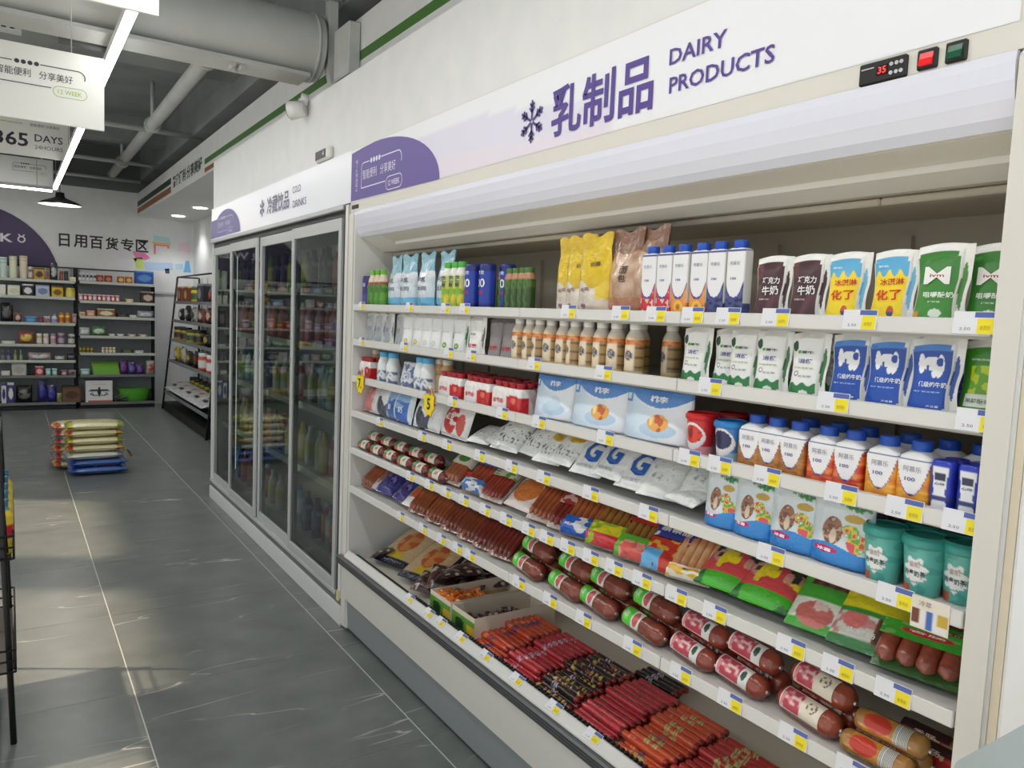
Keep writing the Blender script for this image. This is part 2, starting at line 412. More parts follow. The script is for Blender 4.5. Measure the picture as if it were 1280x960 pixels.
# ------------------------------------------------------------------ the open dairy cooler
Y0, Y1 = 0.552, 3.062
FX = 1.214
LIP = [1.427, 1.281, 1.126, 0.978, 0.818, 0.652]
cooler = rooted('open_display_cooler', 'long white open dairy cooler with six stocked shelves and a bottom tray', 'cooler', (1.55, 1.8, 0))
for a, b in ((Y1, 3.118), (0.508, Y0)):
    sp = kid('side_panel', MB().box(FX - .004, 1.93, a, b, 0.012, 1.812, ch=.006), WHITE, cooler)
    obj('edge_trim', MB().box(FX - .007, FX - .0035, a + .004, b - .004, 0.02, 1.80).mesh('edge_trim', CREAM), sp)
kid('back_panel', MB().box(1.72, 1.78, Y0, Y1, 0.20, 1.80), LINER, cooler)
kid('cabinet_shell', MB().box(1.78, 1.899, Y0, Y1, 0.02, 2.06), WHITE, cooler)
for i, y in enumerate((0.62, 0.98, 1.34, 1.70, 2.06, 2.42, 2.78, 3.0)):
    kid('slotted_upright', MB().box(1.705, 1.7195, y - .016, y + .016, 0.62, 1.62), LINER, cooler); kid('slotted_upright', MB().box(1.703, 1.7195, y - .02, y + .02, 0.26, .6199), WHITE, cooler)  # upper lengths take the shaded liner colour, lower ones stay white
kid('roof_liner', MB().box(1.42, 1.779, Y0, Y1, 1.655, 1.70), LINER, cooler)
for i, zt in enumerate(LIP):
    s = kid('shelf', MB().box(1.232, 1.69, Y0 + .004, Y1 - .004, zt - .025, zt - .009), WHITE, cooler)
    ends = [Y0 + .002, Y0 + .63, Y0 + 1.255, Y0 + 1.88, Y1 - .002]
    for a, b in zip(ends, ends[1:]):
        obj('price_rail', MB().box(1.214, 1.2315, a + .0012, b - .0012, zt - .027 if i < 5 else zt - .030, zt, ch=.002).mesh('price_rail', WHITE), s)
    obj('underside_lip', MB().box(1.2325, 1.25, Y0 + .006, Y1 - .006, zt - .032, zt - .0255).mesh('underside_lip', M((190, 188, 182), .5)), s)
# bottom deck
kid('deck_tray', MB().box(1.262, 1.704, Y0 + .002, Y1 - .002, 0.285, 0.315), INNER, cooler)
g = kid('air_grille', MB().box(1.2235, 1.262, Y0 + .002, Y1 - .002, 0.315, 0.340), BLACK, cooler)
n = 150
for i in range(n):
    y = Y0 + .01 + (Y1 - Y0 - .02) * i / (n - 1)
    if y > 2.5: continue
    obj('grille_bar', bpy.data.meshes.get('grille_bar') or MB().box(-.018, .018, -.0028, .0028, 0, .007).mesh('grille_bar', M((70, 72, 74), .4, .3)), g).location = (1.243, y, .340)
kid('price_rail', MB().prism([(1.196, .338), (1.200, .338), (1.222, .358), (1.222, .364), (1.217, .364), (1.196, .343)], Y0 + .002, Y1 - .002), WHITE, cooler)
kid('rail_plinth', MB().box(1.205, 1.2232, Y0 + .002, Y1 - .002, .300, .3379), WHITE, cooler)
bm = kid('bumper', MB().prism([(1.186, .300), (1.182, .306), (1.182, .330), (1.186, .336), (1.2045, .336), (1.2045, .300)], Y0 - .04, Y1 + .05), M((120, 122, 124), .35, .6), cooler)
for z in (.310, .318, .326):
    obj('bumper_groove', MB().box(1.1812, 1.1822, Y0 - .04, Y1 + .05, z - .0018, z + .0018).mesh('bumper_groove', M((52, 53, 55), .5)), bm)
kid('front_panel', MB().prism([(1.190, .2995), (1.204, .150), (1.26, .150), (1.26, .2995)], Y0 - .04, Y1 + .0), CREAM, cooler)
kid('kick_plate', MB().prism([(1.214, .1495), (1.222, .016), (1.26, .016), (1.26, .1495)], Y0 - .04, Y1 + .0), GREYK, cooler)
for y in (0.7, 1.8, 2.95): kid('foot', MB().tube((1.4, y, -.0), (1.4, y, .03), .03), BLACK, cooler)
# canopy
fas = kid('fascia', MB().box(FX, 1.779, Y0 - .044, 3.118, 1.8125, 2.069), CREAM, cooler)
def fascia_paint(u, v):
    y = 3.115 - u * 2.56
    k = (y - 1.05) / 2.05
    wave = .42 + .34 * math.sin(2.2 * (y - 1.55)) if y > 1.45 else .0
    c = (238, 240, 245)
    if v < wave: c = (228, 225, 241)
    if v < .30 * cl((y - 1.2) / 1.0) and y < 2.4: c = mix(c, (240, 226, 226), .35)
    return c
kidm('print_panel', MB().quadgrid(120, 14, lambda u, v: (FX - .0012, 3.115 - u * 2.56, 1.852 + v * .213), fascia_paint).mesh('print_panel', CARD), cooler)
wf = onx(FX - .0022)
PURP = (104, 88, 160)
q = [(-3.112, 1.856), (-3.112, 2.052), (-2.98, 2.060)] + [(-2.87 + .553 * math.sin(a), 1.850 + .214 * math.cos(a)) for a in [PI / 2 * i / 14 for i in range(15)]]
kidm('purple_quadrant', polyface(q, wf, PURP, 'purple_quadrant'), cooler)
wf2 = onx(FX - .0032)
bubble_print(lambda n_, m_: kidm(n_, m_, cooler), -2.81, 1.955, .19, wf2, (236, 234, 246), (236, 234, 246), kz=.19)
kidm('lettering', text_mesh('便利生活每一天', -3.05, 1.955, wf2, (214, 208, 236), width=.13, height=.026, rot=PI / 2), cooler)
INK = (84, 62, 146)
kidm('snowflake', snowflake(-1.782, 1.938, .058, wf2, (78, 62, 128)), cooler)
kidm('lettering', text_mesh('乳制品', -1.497, 1.941, wf2, INK, width=.385, height=.128, bold=.02), cooler)
kidm('lettering', text_mesh('DAIRY', -1.178, 1.977, wf2, INK, width=.160, height=.034, bold=.016), cooler)
kidm('lettering', text_mesh('PRODUCTS', -1.116, 1.916, wf2, INK, width=.276, height=.035, bold=.016), cooler)
ct = kid('temperature_controller', MB().box(FX - .008, FX + .01, .716, .797, 1.812, 1.847, ch=.002), BLACK, cooler)
obj('screen', MB().box(FX - .0092, FX - .0079, .745, .765, 1.822, 1.838).mesh('screen', M((60, 14, 16), .2)), ct)
obj('digits', text_mesh('35', -.755, 1.830, onx(FX - .0098), (255, 60, 50), width=.014, height=.011, mat=M((255, 60, 50), .4, 0, 1.2)), ct)
for y in (.740, .731, .723):
    for z in (1.822, 1.836): obj('button', MB().tube((FX - .0078, y, z), (FX - .0095, y, z), .0032, 10).mesh('button', M((196, 198, 200), .4)), ct)
obj('stripe', MB().box(FX - .0092, FX - .0079, .77, .792, 1.836, 1.838).mesh('stripe', M((190, 190, 190), .4)), ct)
for y, c, e in ((.683, (214, 28, 30), .5), (.639, (22, 92, 62), .0)):
    sw = kid('rocker_switch', MB().box(FX - .007, FX + .01, y - .015, y + .016, 1.815, 1.846, ch=.002), BLACK, cooler, 'red lit rocker switch' if e else 'green rocker switch')
    rk = MB().prism([(FX - .0068, 1.820), (FX - .012, 1.822), (FX - .0085, 1.831), (FX - .0068, 1.841)], y - .010, y + .011)
    obj('rocker', rk.mesh('rocker', M(c, .25, 0, e)), sw)
kid('maker_plate', MB().box(FX - .002, FX, 3.03, 3.10, 1.822, 1.838), BLACK, cooler)
dpts = [(FX - .004, 1.811), (FX - .006, 1.795), (FX - .004, 1.77), (FX + .002, 1.745), (FX + .012, 1.722), (FX + .024, 1.706)]
df = MB(); df.extrude_y(dpts + [(FX + .03, 1.715), (FX + .03, 1.811)], Y0 + .001, Y1 - .001, True, smooth=False)
kid('light_diffuser', df, M((226, 228, 240), .22, name='milky_diffuser'), cooler)
kid('canopy_strip', MB().prism([(1.245, 1.704), (1.302, 1.684), (1.302, 1.70), (1.245, 1.80)], Y0 + .001, 2.86), INNER, cooler)
kid('canopy_strip', MB().prism([(1.304, 1.672), (1.342, 1.652), (1.35, 1.70), (1.304, 1.70)], Y0 + .001, 2.86), CREAM, cooler)
kid('canopy_strip', MB().prism([(1.245, 1.704), (1.342, 1.652), (1.37, 1.70), (1.245, 1.80)], 2.861, Y1 - .001), CREAM, cooler)
kid('curtain_roller', MB().box(1.385, 1.415, Y0 + .3, Y1 - .004, 1.640, 1.654, ch=.003), M((206, 198, 182), .5), cooler)
kid('curtain_roller', MB().box(1.385, 1.415, Y0 + .004, Y0 + .298, 1.640, 1.654, ch=.003), M((206, 198, 182), .5), cooler)
kid('canopy_deck', MB().box(1.35, 1.4195, Y0 + .001, Y1 - .001, 1.656, 1.70), INNER, cooler)

# plain white cabinet side to the right of the cooler, cream seam between
nb = rooted('cabinet_side', 'plain glossy white cabinet side right beside the open cooler', 'cabinet', (1.5, .2, 0))
kid('door', MB().box(FX - .002, 1.89, -.9, .494, .0, 2.066, ch=.006), M((240, 242, 243), .2), nb)
kid('seam_strip', MB().box(FX + .004, 1.89, .495, .5075, .0, 2.06), M((226, 214, 190), .5), nb)

# ------------------------------------------------------------------ the glass door fridge
GLASS = bpy.data.materials.new('door_glass'); GLASS.use_nodes = True
nt = GLASS.node_tree; nt.nodes.clear(); N = nt.nodes.new
out = N('ShaderNodeOutputMaterial'); tr = N('ShaderNodeBsdfTransparent'); tr.inputs[0].default_value = (.62, .68, .66, 1)
gl = N('ShaderNodeBsdfGlossy'); gl.inputs['Roughness'].default_value = 0.012; gl.inputs[0].default_value = (.96, .98, .98, 1)
fr = N('ShaderNodeFresnel'); fr.inputs['IOR'].default_value = 2.1; mx = N('ShaderNodeMixShader')
nt.links.new(fr.outputs[0], mx.inputs[0]); nt.links.new(tr.outputs[0], mx.inputs[1]); nt.links.new(gl.outputs[0], mx.inputs[2]); nt.links.new(mx.outputs[0], out.inputs[0])
fridge = rooted('glass_door_fridge', 'tall white upright fridge with four sliding glass doors holding cold drinks', 'fridge', (1.5, 4.45, 0))
FY0, FY1 = 3.128, 5.77
DOORS = [(5.765, 5.215), (5.215, 4.565), (4.565, 3.915), (3.915, 3.215)]
kid('base_panel', MB().box(FX - .004, 1.85, FY0, FY1, .0, .086, ch=.002), WHITE, fridge)
kid('sill', MB().box(FX + .004, 1.85, FY0 + .001, FY1 - .001, .0865, .125), M((128, 130, 131), .35, .5), fridge)
kid('door_track', MB().box(FX - .004, FX + .02, FY0 + .07, FY1 - .001, .118, .138, ch=.003), ALUM, fridge)
kid('back_panel', MB().box(1.82, 1.85, FY0 + .03, FY1 - .03, .1255, 1.845), M((222, 226, 222), .5), fridge)
kid('side_panel', MB().box(FX + .004, 1.85, FY1 - .03, FY1, .1255, 1.845), WHITE, fridge)
kid('side_panel', MB().box(FX - .006, 1.85, FY0, FY0 + .03, .1255, 1.845), WHITE, fridge)
kid('door_gasket', MB().box(FX - .001, FX + .03, FY0 + .0305, FY0 + .06, .1255, 1.845), BLACK, fridge)
kid('latch', MB().box(FX - .012, FX - .0061, FY0 + .004, FY0 + .028, .115, .16), M((226, 204, 150), .5), fridge)
kid('header_slot', MB().box(FX + .012, 1.30, FY0 + .061, FY1 - .031, 1.80, 1.83), BLACK, fridge)
kid('header_trim', MB().box(FX - .008, 1.82, FY0 + .061, FY1, 1.830, 1.852, ch=.003), ALUM, fridge)
fs = kid('sign_panel', MB().box(FX, 1.2259, FY0 - .008, FY1, 1.853, 2.0685), M((236, 239, 246), .3), fridge)
wq = onx(FX - .0012); wq2 = onx(FX - .0022)
q = [(-5.765, 1.862), (-5.765, 1.985)] + [(-5.34 + .38 * math.sin(a), 1.862 + .17 * math.cos(a)) for a in [-.75 + (PI / 2 + .75) * i / 16 for i in range(17)]]
obj('purple_quadrant', polyface(q, wq, (118, 112, 168), 'purple_quadrant'), fs)  # paler purple than the cooler's, with the sign's glare put into the colour
bubble_print(lambda n_, m_: obj(n_, m_, fs), -5.36, 1.945, .21, wq2, (214, 214, 236), (214, 214, 236), kz=.17)
FINK = (128, 122, 150)
obj('snowflake', snowflake(-4.47, 1.956, .05, wq2, FINK), fs)
obj('lettering', text_mesh('冷藏饮品', -4.17, 1.957, wq2, FINK, width=.40, height=.098, bold=.014), fs)
obj('lettering', text_mesh('COLD', -3.845, 1.993, wq2, FINK, width=.13, height=.034, bold=.004), fs)
obj('lettering', text_mesh('DRINKS', -3.80, 1.922, wq2, FINK, width=.21, height=.036, bold=.004), fs)
for i, (a, b) in enumerate(DOORS):
    xo = FX - .002 if i % 2 else FX + .0145
    d = empty('glass_door'); d.parent = fridge; d.location = -Vector(fridge.location)
    w_ = .034
    def strip(nm, m, *bx, **k): return obj(nm, MB().box(*bx, **k).mesh(nm, m), d)
    strip('door_stile', ALUM, xo, xo + .015, a - w_ - .002, a - .002, .139, 1.799, ch=.002)
    strip('door_stile', ALUM, xo, xo + .015, b + .002, b + w_ + .002, .139, 1.799, ch=.002)
    strip('door_rail', ALUM, xo, xo + .0149, b + w_ + .002, a - w_ - .002, 1.745, 1.799, ch=.002)
    strip('door_rail', ALUM, xo, xo + .0149, b + w_ + .002, a - w_ - .002, .139, .185, ch=.002)
    strip('inner_frame', M((148, 152, 146), .4, .3), xo + .0152, xo + .03, a - w_ - .03, a - w_ - .001, .139, 1.799)
    obj('pane', MB().poly([(xo + .007, b + w_, .184), (xo + .007, b + w_, 1.746), (xo + .007, a - w_, 1.746), (xo + .007, a - w_, .184)]).mesh('pane', GLASS), d)
    strip('door_lock', ALU, xo - .006, xo - .0005, a - .022, a - .014, 1.12, 1.15)
FSH = [.20, .56, .90, 1.22, 1.50]
for z in FSH[1:]:
    s = kid('wire_shelf', MB().box(1.30, 1.80, FY0 + .035, FY1 - .035, z - .012, z), M((206, 212, 208), .5), fridge)
    obj('price_rail', MB().box(1.288, 1.2995, FY0 + .035, FY1 - .035, z - .03, z + .006).mesh('price_rail', M((206, 210, 190), .5)), s)
kid('floor_liner', MB().box(1.30, 1.815, FY0 + .035, FY1 - .035, .1255, .20), WHITE, fridge)
for y in (3.2, 4.0, 4.62, 5.25):
    lp = kid('fill_tube', MB().tube((1.262, y, .3), (1.262, y, 1.72), .008, 8), M((240, 250, 245), .5, 0, 1.2), fridge)  # unseen tubes, added to brighten the fridge interior

# ------------------------------------------------------------------ ceiling lamps
LEDM = M((255, 253, 250), .5, 0, 14.0, name='led_diffuser')
def strip_lamp(label, x, y0, y1, z, along='y', hang=3.38, group='ceiling strip lamps', power=None):
    cx, cy = (x, (y0 + y1) / 2) if along == 'y' else ((y0 + y1) / 2, x)
    r = rooted('strip_lamp', label, 'lamp', (cx, cy, z), group)
    L = y1 - y0
    def bx(a, b, c, d, e, f): return (a, b, c, d, e, f) if along == 'y' else (c, d, a, b, e, f)
    obj('housing', MB().box(*bx(-.019, .019, -L / 2, L / 2, .020, .055)).mesh('housing', M((225, 225, 222), .4)), r)
    obj('diffuser', MB().box(*bx(-.016, .016, -L / 2 + .004, L / 2 - .004, .0, .0199)).mesh('diffuser', LEDM), r)
    k = max(2, int(L / 1.4)); 
    for i in range(k):
        t = -L / 2 + .15 + (L - .3) * i / (k - 1)
        p = (0, t) if along == 'y' else (t, 0)
        obj('suspension_wire', MB().tube((p[0], p[1], .055), (p[0], p[1], hang - z), .0022, 6).mesh('suspension_wire', M((150, 150, 150), .4, .6)), r)
    a = bpy.data.lights.new('strip_light', 'AREA'); a.shape = 'RECTANGLE'; a.size = .05 if along == 'y' else L; a.size_y = L if along == 'y' else .05
    a.energy = (power or LED_POWER) * L; a.color = (1.0, .975, .94)
    lo = bpy.data.objects.new('strip_light', a); COL.objects.link(lo); lo.parent = r; lo.location = (0, 0, -.004)
    return r
strip_lamp('long white strip lamp running along the aisle above the hanging signs', .415, 3.05, 9.2, 2.50)
strip_lamp('short white strip lamp set crosswise below the farthest hanging sign', 10.29, -1.2, .44, 2.60, along='x')
strip_lamp('white strip lamp continuing the aisle row overhead, nearest the viewer', .415, -2.2, 2.75, 2.50)
strip_lamp('white strip lamp of the neighbouring aisle row, nearest the viewer', -1.7, -2.2, 2.75, 2.50)
strip_lamp('white strip lamp of the neighbouring aisle row, farther from the viewer', -1.7, 3.05, 9.2, 2.50)

pl = rooted('pendant_lamp', 'black dome pendant lamp at the far end of the aisle strip lamp', 'lamp', (.47, 9.44, 2.372))
dome = MB(); prof = [(.0, .205), (.012, .20), (.035, .165), (.055, .11), (.075, .06), (.085, .045), (.13, .04), (.135, .015)]
dome.quadgrid(28, len(prof) - 1, lambda u, v: (prof[round(v * 7)][1] * math.cos(2 * PI * u), prof[round(v * 7)][1] * math.sin(2 * PI * u), prof[round(v * 7)][0]), close=True)
obj('lamp_shade', dome.mesh('lamp_shade', M((26, 26, 28), .4)), pl)
ins = MB(); ins.quadgrid(28, 4, lambda u, v: ((.2 - .15 * v) * math.cos(2 * PI * u), (.2 - .15 * v) * math.sin(2 * PI * u), .004 + .05 * v), close=True)
obj('reflector', ins.mesh('reflector', M((240, 238, 230), .4)), pl)
obj('bulb', lathe([(.005, .01), (.012, .03), (.03, .045), (.05, .04), (.06, .02)]).mesh('bulb', M((255, 244, 225), .5, 0, 8.0), lambda x, y, z: (255, 255, 255), 16, .02), pl)
obj('cord', MB().tube((0, 0, .135), (0, 0, 1.005), .004, 8).mesh('cord', BLACK), pl)
a = bpy.data.lights.new('pendant_light', 'POINT'); a.energy = 12; a.color = (1, .93, .82); a.shadow_soft_size = .05
lo = bpy.data.objects.new('pendant_light', a); COL.objects.link(lo); lo.parent = pl; lo.location = (0, 0, -.01)

for k, (x, y) in enumerate(((1.868, 10.84), (1.91, 9.70))):
    r = rooted('downlight', 'round white recessed downlight under the soffit, ' + ('farther one' if k == 0 else 'nearer one'), 'lamp', (x, y, 2.53), 'soffit downlights')
    obj('trim_ring', MB().quadgrid(24, 1, lambda u, v: ((.10 - .02 * v) * math.cos(2 * PI * u), (.10 - .02 * v) * math.sin(2 * PI * u), -.004 - .002 * v), close=True).mesh('trim_ring', WHITE), r)
    obj('lens', MB().tube((0, 0, -.003), (0, 0, .0), .082, 24).mesh('lens', M((255, 250, 240), .5, 0, 10.0)), r)
    a = bpy.data.lights.new('downlight_light', 'SPOT'); a.energy = 24; a.spot_size = 2.2; a.spot_blend = .6; a.shadow_soft_size = .07
    lo = bpy.data.objects.new('downlight_light', a); COL.objects.link(lo); lo.parent = r; lo.location = (0, 0, -.03)

# ------------------------------------------------------------------ hanging signs
def hang_sign(label, xr, y, z0, h, wdt, kind, ztop=3.38):
    r = rooted('hanging_sign', label, 'sign', (xr - wdt / 2, y, z0), 'hanging aisle signs')
    obj('board', MB().box(-wdt / 2, wdt / 2, 0, .012, 0, h, ch=.002).mesh('board', M((240, 241, 236), .45)), r)
    for s in (-1, 1): obj('hanger', MB().tube((s * (wdt / 2 - .12), .006, h), (s * (wdt / 2 - .12), .006, ztop - z0), .002, 6).mesh('hanger', M((190, 190, 190), .4, .5)), r)
    wr = flat(-.0012); add = lambda n_, m_: obj(n_, m_, r)
    DK = (66, 58, 72); LG = (176, 206, 122)
    if kind == 'bubble': bubble_print(add, wdt / 2 - .235 * h / .3, h * .64, h * .54, wr, DK, LG)
    elif kind == '365':
        k = h / .3
        add('lettering', text_mesh('365', wdt / 2 - .395 * k, .122 * k, wr, (56, 50, 66), width=.225 * k, height=.105 * k, bold=.02))
        add('lettering', text_mesh('DAYS', wdt / 2 - .145 * k, .148 * k, wr, (70, 64, 78), width=.19 * k, height=.055 * k, bold=.01))
        add('lettering', text_mesh('24HOURS', wdt / 2 - .145 * k, .078 * k, wr, (110, 106, 116), width=.19 * k, height=.030 * k, bold=0))
        add('lettering', text_mesh('智能便利 分享美好', wdt / 2 - .17 * k, .243 * k, wr, (120, 116, 124), width=.20 * k, height=.022 * k, bold=0))
        add('outline', ribbon([(wdt / 2 - .70 * k, .248 * k), (wdt / 2 - .32 * k, .243 * k)], .006 * k, wr, (178, 196, 120)))
        add('lettering', text_mesh('12 WEEK', wdt / 2 - .62 * k, .268 * k, wr, LG, width=.18 * k, height=.02 * k, bold=0))
hang_sign('blank lower edge of the white hanging sign nearest the viewer', .427, 2.83, 2.335, .30, 1.1, 'bubble')
hang_sign('white hanging sign with a slogan bubble and pale green pill', .355, 3.775, 2.12, .30, 1.1, 'bubble')
hang_sign('white hanging sign reading 365 days 24 hours', .457, 7.63, 2.562, .318, 1.15, '365')
hang_sign('small white slogan sign hung farthest back above the short strip lamp', .463, 10.62, 2.70, .30, 1.1, 'bubble')

# ------------------------------------------------------------------ ducts and pipes under the ceiling
duct = rooted('air_duct', 'thick grey round air duct crossing under the ceiling with flanged ledge', 'duct', (-.7, 4.02, 2.56))
dd = MB(); dd.quadgrid(40, 16, lambda u, v: (-3.1 + v * 4.47, 4.06 + .165 * math.cos(2 * PI * u), 2.757 + .165 * math.sin(2 * PI * u)), close=True)
kid('pipe_shell', dd, GREYP, duct)
kid('end_cap', MB().tube((1.37, 4.06, 2.757), (1.376, 4.06, 2.757), .165, 40), M((150, 154, 152), .5), duct)
kid('ledge', MB().box(-3.1, 1.30, 3.93, 4.13, 2.575, 2.594), GREYP, duct)
kid('flange_ring', MB().tube((1.33, 4.06, 2.757), (1.345, 4.06, 2.757), .172, 40), GREYP, duct)
for x in (.93, .97): kid('pipe_clip', MB().tube((x, 3.96, 2.565), (x, 4.05, 2.565), .012, 8), M((190, 192, 190), .4), duct)
for a, b, nb_ in ((-.40, .066, 12), (.21, .40, 8)):
    v = kid('vent', MB().box(a, b, 4.14, 4.20, 2.565, 2.63), M((92, 94, 94), .6) if a > 0 else M((200, 202, 200), .5), duct, 'dark slot vent' if a > 0 else 'white louvred vent')
    if a < 0:
        for i in range(14): obj('louvre', MB().box(a + .02 + i * .031, a + .037 + i * .031, 4.1385, 4.1398, 2.572, 2.622).mesh('louvre', BLACK), v)
bk = rooted('ceiling_bracket', 'grey steel channel bracket hanging beside the end of the air duct', 'bracket', (1.41, 4.0, 3.38))
kid('channel', MB().prism([(1.39, 3.379), (1.44, 3.379), (1.44, 2.62), (1.41, 2.56), (1.39, 2.64)], 3.93, 3.98), GREYP, bk)
kid('cross_arm', MB().tube((.9, 3.94, 2.99), (1.455, 3.94, 2.99), .022, 10), GREYP, bk)
kid('junction_box', MB().box(1.395, 1.458, 3.66, 3.86, 2.55, 2.80, ch=.006), GREYP, bk)
def pipe(label, p, q, r, clips=0, mat=None):
    root = rooted('ceiling_pipe', label, 'pipe', tuple((Vector(p) + Vector(q)) / 2), 'grey ceiling pipes')
    kid('run', MB().tube(p, q, r, 14), mat or GREYP, root)
    for i in range(clips):
        k = (i + .5) / clips; c = Vector(p) * (1 - k) + Vector(q) * k; d = (Vector(q) - Vector(p)).normalized() * .03
        kid('coupling', MB().tube(tuple(c - d), tuple(c + d), r * 1.35, 14), GREYP, root)
        kid('hanger_rod', MB().tube(tuple(c), (c.x, c.y, 3.379), r * .35, 6), GREYP, root)
pipe('thick grey pipe running lengthwise below the dark ceiling', (1.10, 4.3, 3.0), (1.13, 11.2, 3.0), .052, 3)
pipe('thin grey crosswise pipe nearest the air duct', (-2.9, 7.9, 2.98), (1.62, 7.9, 2.98), .024, 2)
pipe('thin grey crosswise pipe in the middle of the dark ceiling', (-2.9, 9.75, 2.95), (1.455, 9.75, 2.95), .022, 2)
pipe('thin grey crosswise pipe farthest back below the ceiling', (-2.9, 11.1, 2.94), (1.455, 11.1, 2.94), .022, 2)

# ------------------------------------------------------------------ small wall fittings
cc = rooted('security_camera', 'white bullet security camera on the wall above the glass fridge', 'camera', (1.226, 3.74, 2.36))
kid('mount', MB().tube((1.2255, 3.73, 2.40), (1.19, 3.74, 2.405), .028, 14), WHITE, cc)
kid('bracket_arm', MB().tube((1.195, 3.74, 2.405), (1.185, 3.75, 2.375), .012, 10), WHITE, cc)
kid('camera_body', MB().tube((1.205, 3.715, 2.358), (1.145, 3.765, 2.345), .036, 18, r1=.044), WHITE, cc)
kid('lens', MB().tube((1.1448, 3.7652, 2.345), (1.140, 3.769, 2.344), .035, 18), BLACK, cc)
th = rooted('thermometer_display', 'small white thermometer with a black display above the fridge sign', 'thermometer', (1.226, 3.45, 2.095))
kid('case', MB().box(1.200, 1.2259, 3.365, 3.545, 2.072, 2.130, ch=.008), WHITE, th)
kid('screen', MB().box(1.1985, 1.1999, 3.40, 3.535, 2.082, 2.12), BLACK, th)
kidm('digits', text_mesh('4', -3.43, 2.102, onx(1.1975), (210, 225, 230), width=.02, height=.022), th)

# big sign on the back wall
bs = rooted('wall_sign', 'round dark purple wall sign lettered in white above the shelves', 'sign', (-.4, 11.449, 1.55))
kid('disc', MB().prism([(-.4 + .97 * math.cos(t), 1.55 + .97 * math.sin(t)) for t in [2 * PI * i / 64 for i in range(64)]], 11.432, 11.449), M((58, 40, 88), .45), bs)
bw = flat(11.4305)
kidm('lettering', text_mesh('12 WEEK', -.31, 2.118, bw, (226, 224, 234), width=.74, height=.105, bold=.03), bs)
kidm('outline', ribbon(arcpts(.15, 2.112, .035, 0, 2 * PI, 14)[:-1], .016, bw, (226, 224, 234), True), bs)
for dx in (-.02, .02): kidm('outline', ribbon([(.15 + dx * .6, 2.15), (.15 + dx * 1.6, 2.172)], .014, bw, (226, 224, 234)), bs)
for k, (ch, px) in enumerate(zip('日用百货专区', (83, 101, 121, 140, 159, 177))):
    cx = .522 + (1.61 - .522) * (k + .5) / 6
    o = obj('wall_letter', text_mesh(ch, cx, 2.145, flat(11.4485), (44, 42, 46), width=.155 if k else .12, height=.165, bold=.022))
    tag(o, 'black wall character on the back wall, %s from left' % ORD[k], 'letter', 'black characters of the wall heading')
pc = [('pink torn paper cutout over the end of the heading', [(1.40, 2.07), (1.55, 2.06), (1.62, 1.99), (1.56, 1.96), (1.44, 1.98)], (232, 140, 188)),
      ('lime paper cutout below the pink one', [(1.42, 1.98), (1.52, 1.99), (1.545, 1.83), (1.45, 1.84)], (206, 226, 120)),
      ('long pale blue paper strip pinned to the wall', [(1.53, 1.93), (1.90, 1.95), (1.91, 1.85), (1.56, 1.82)], (190, 212, 240)),
      ('mint and orange paper house cutout', [(1.66, 2.30), (1.86, 2.29), (1.87, 2.22), (1.66, 2.22)], (176, 222, 224)),
      ('orange paper roof band cutout', [(1.64, 2.218), (1.88, 2.218), (1.88, 2.19), (1.64, 2.19)], (240, 196, 130)),
      ('coral outlined paper gate cutout', [(1.66, 2.188), (1.86, 2.188), (1.86, 2.14), (1.83, 2.14), (1.83, 2.165), (1.69, 2.165), (1.69, 2.05), (1.66, 2.05)], (228, 150, 150)),
      ('pale pink paper square near the corner', [(1.98, 2.22), (2.12, 2.25), (2.13, 2.11), (1.97, 2.12)], (238, 214, 226)),
      ('light blue paper fish cutout low on the wall', [(1.93, 1.93), (2.03, 1.95), (2.04, 1.87), (1.94, 1.86)], (180, 216, 240)),
      ('blue paper dress cutout near the corner', [(2.07, 1.99), (2.11, 1.99), (2.14, 1.83), (2.04, 1.83)], (110, 176, 224)),
      ('small dark blue paper animal cutout', [(1.80, 1.86), (1.86, 1.87), (1.86, 1.80), (1.81, 1.80)], (70, 84, 120)),
      ('yellow paper scrap beside the lime cutout', [(1.40, 1.975), (1.46, 1.98), (1.44, 1.93)], (244, 196, 90))]
for lb, pts, c in pc:
    o = obj('paper_cutout', MB().prism(pts, 11.447, 11.4495).mesh('paper_cutout', M(c, .7))); tag(o, lb, 'paper', 'paper cutouts on the back wall')

# ------------------------------------------------------------------ rounded counter corner at the lower right
co = rooted('counter', 'pale grey rounded counter corner in the lower right foreground', 'counter', (.95, .1, 0))
pts = [(.715, -.5)] + [(.715 + .03 - .03 * math.cos(t), .302 + .03 * math.sin(t)) for t in [PI / 2 * i / 8 for i in range(9)]] + [(1.16, .33), (1.16, -.5)]
mb = MB(); o_ = 0
for z in (.965, 1.0):
    for x, y in pts: mb.v.append((x, y, z)); mb.c.append((0, 0, 0))
nn = len(pts)
mb.f.append(tuple(range(nn))[::-1]); mb.f.append(tuple(range(nn, 2 * nn))); mb.sm += [False, False]
for i in range(nn): j = (i + 1) % nn; mb.f.append((i, j, nn + j, nn + i)); mb.sm.append(False)
kid('top', mb, M((168, 178, 178), .2), co)
kid('body', MB().box(.78, 1.15, -.5, .30, 0, .9645), M((214, 216, 216), .4), co)

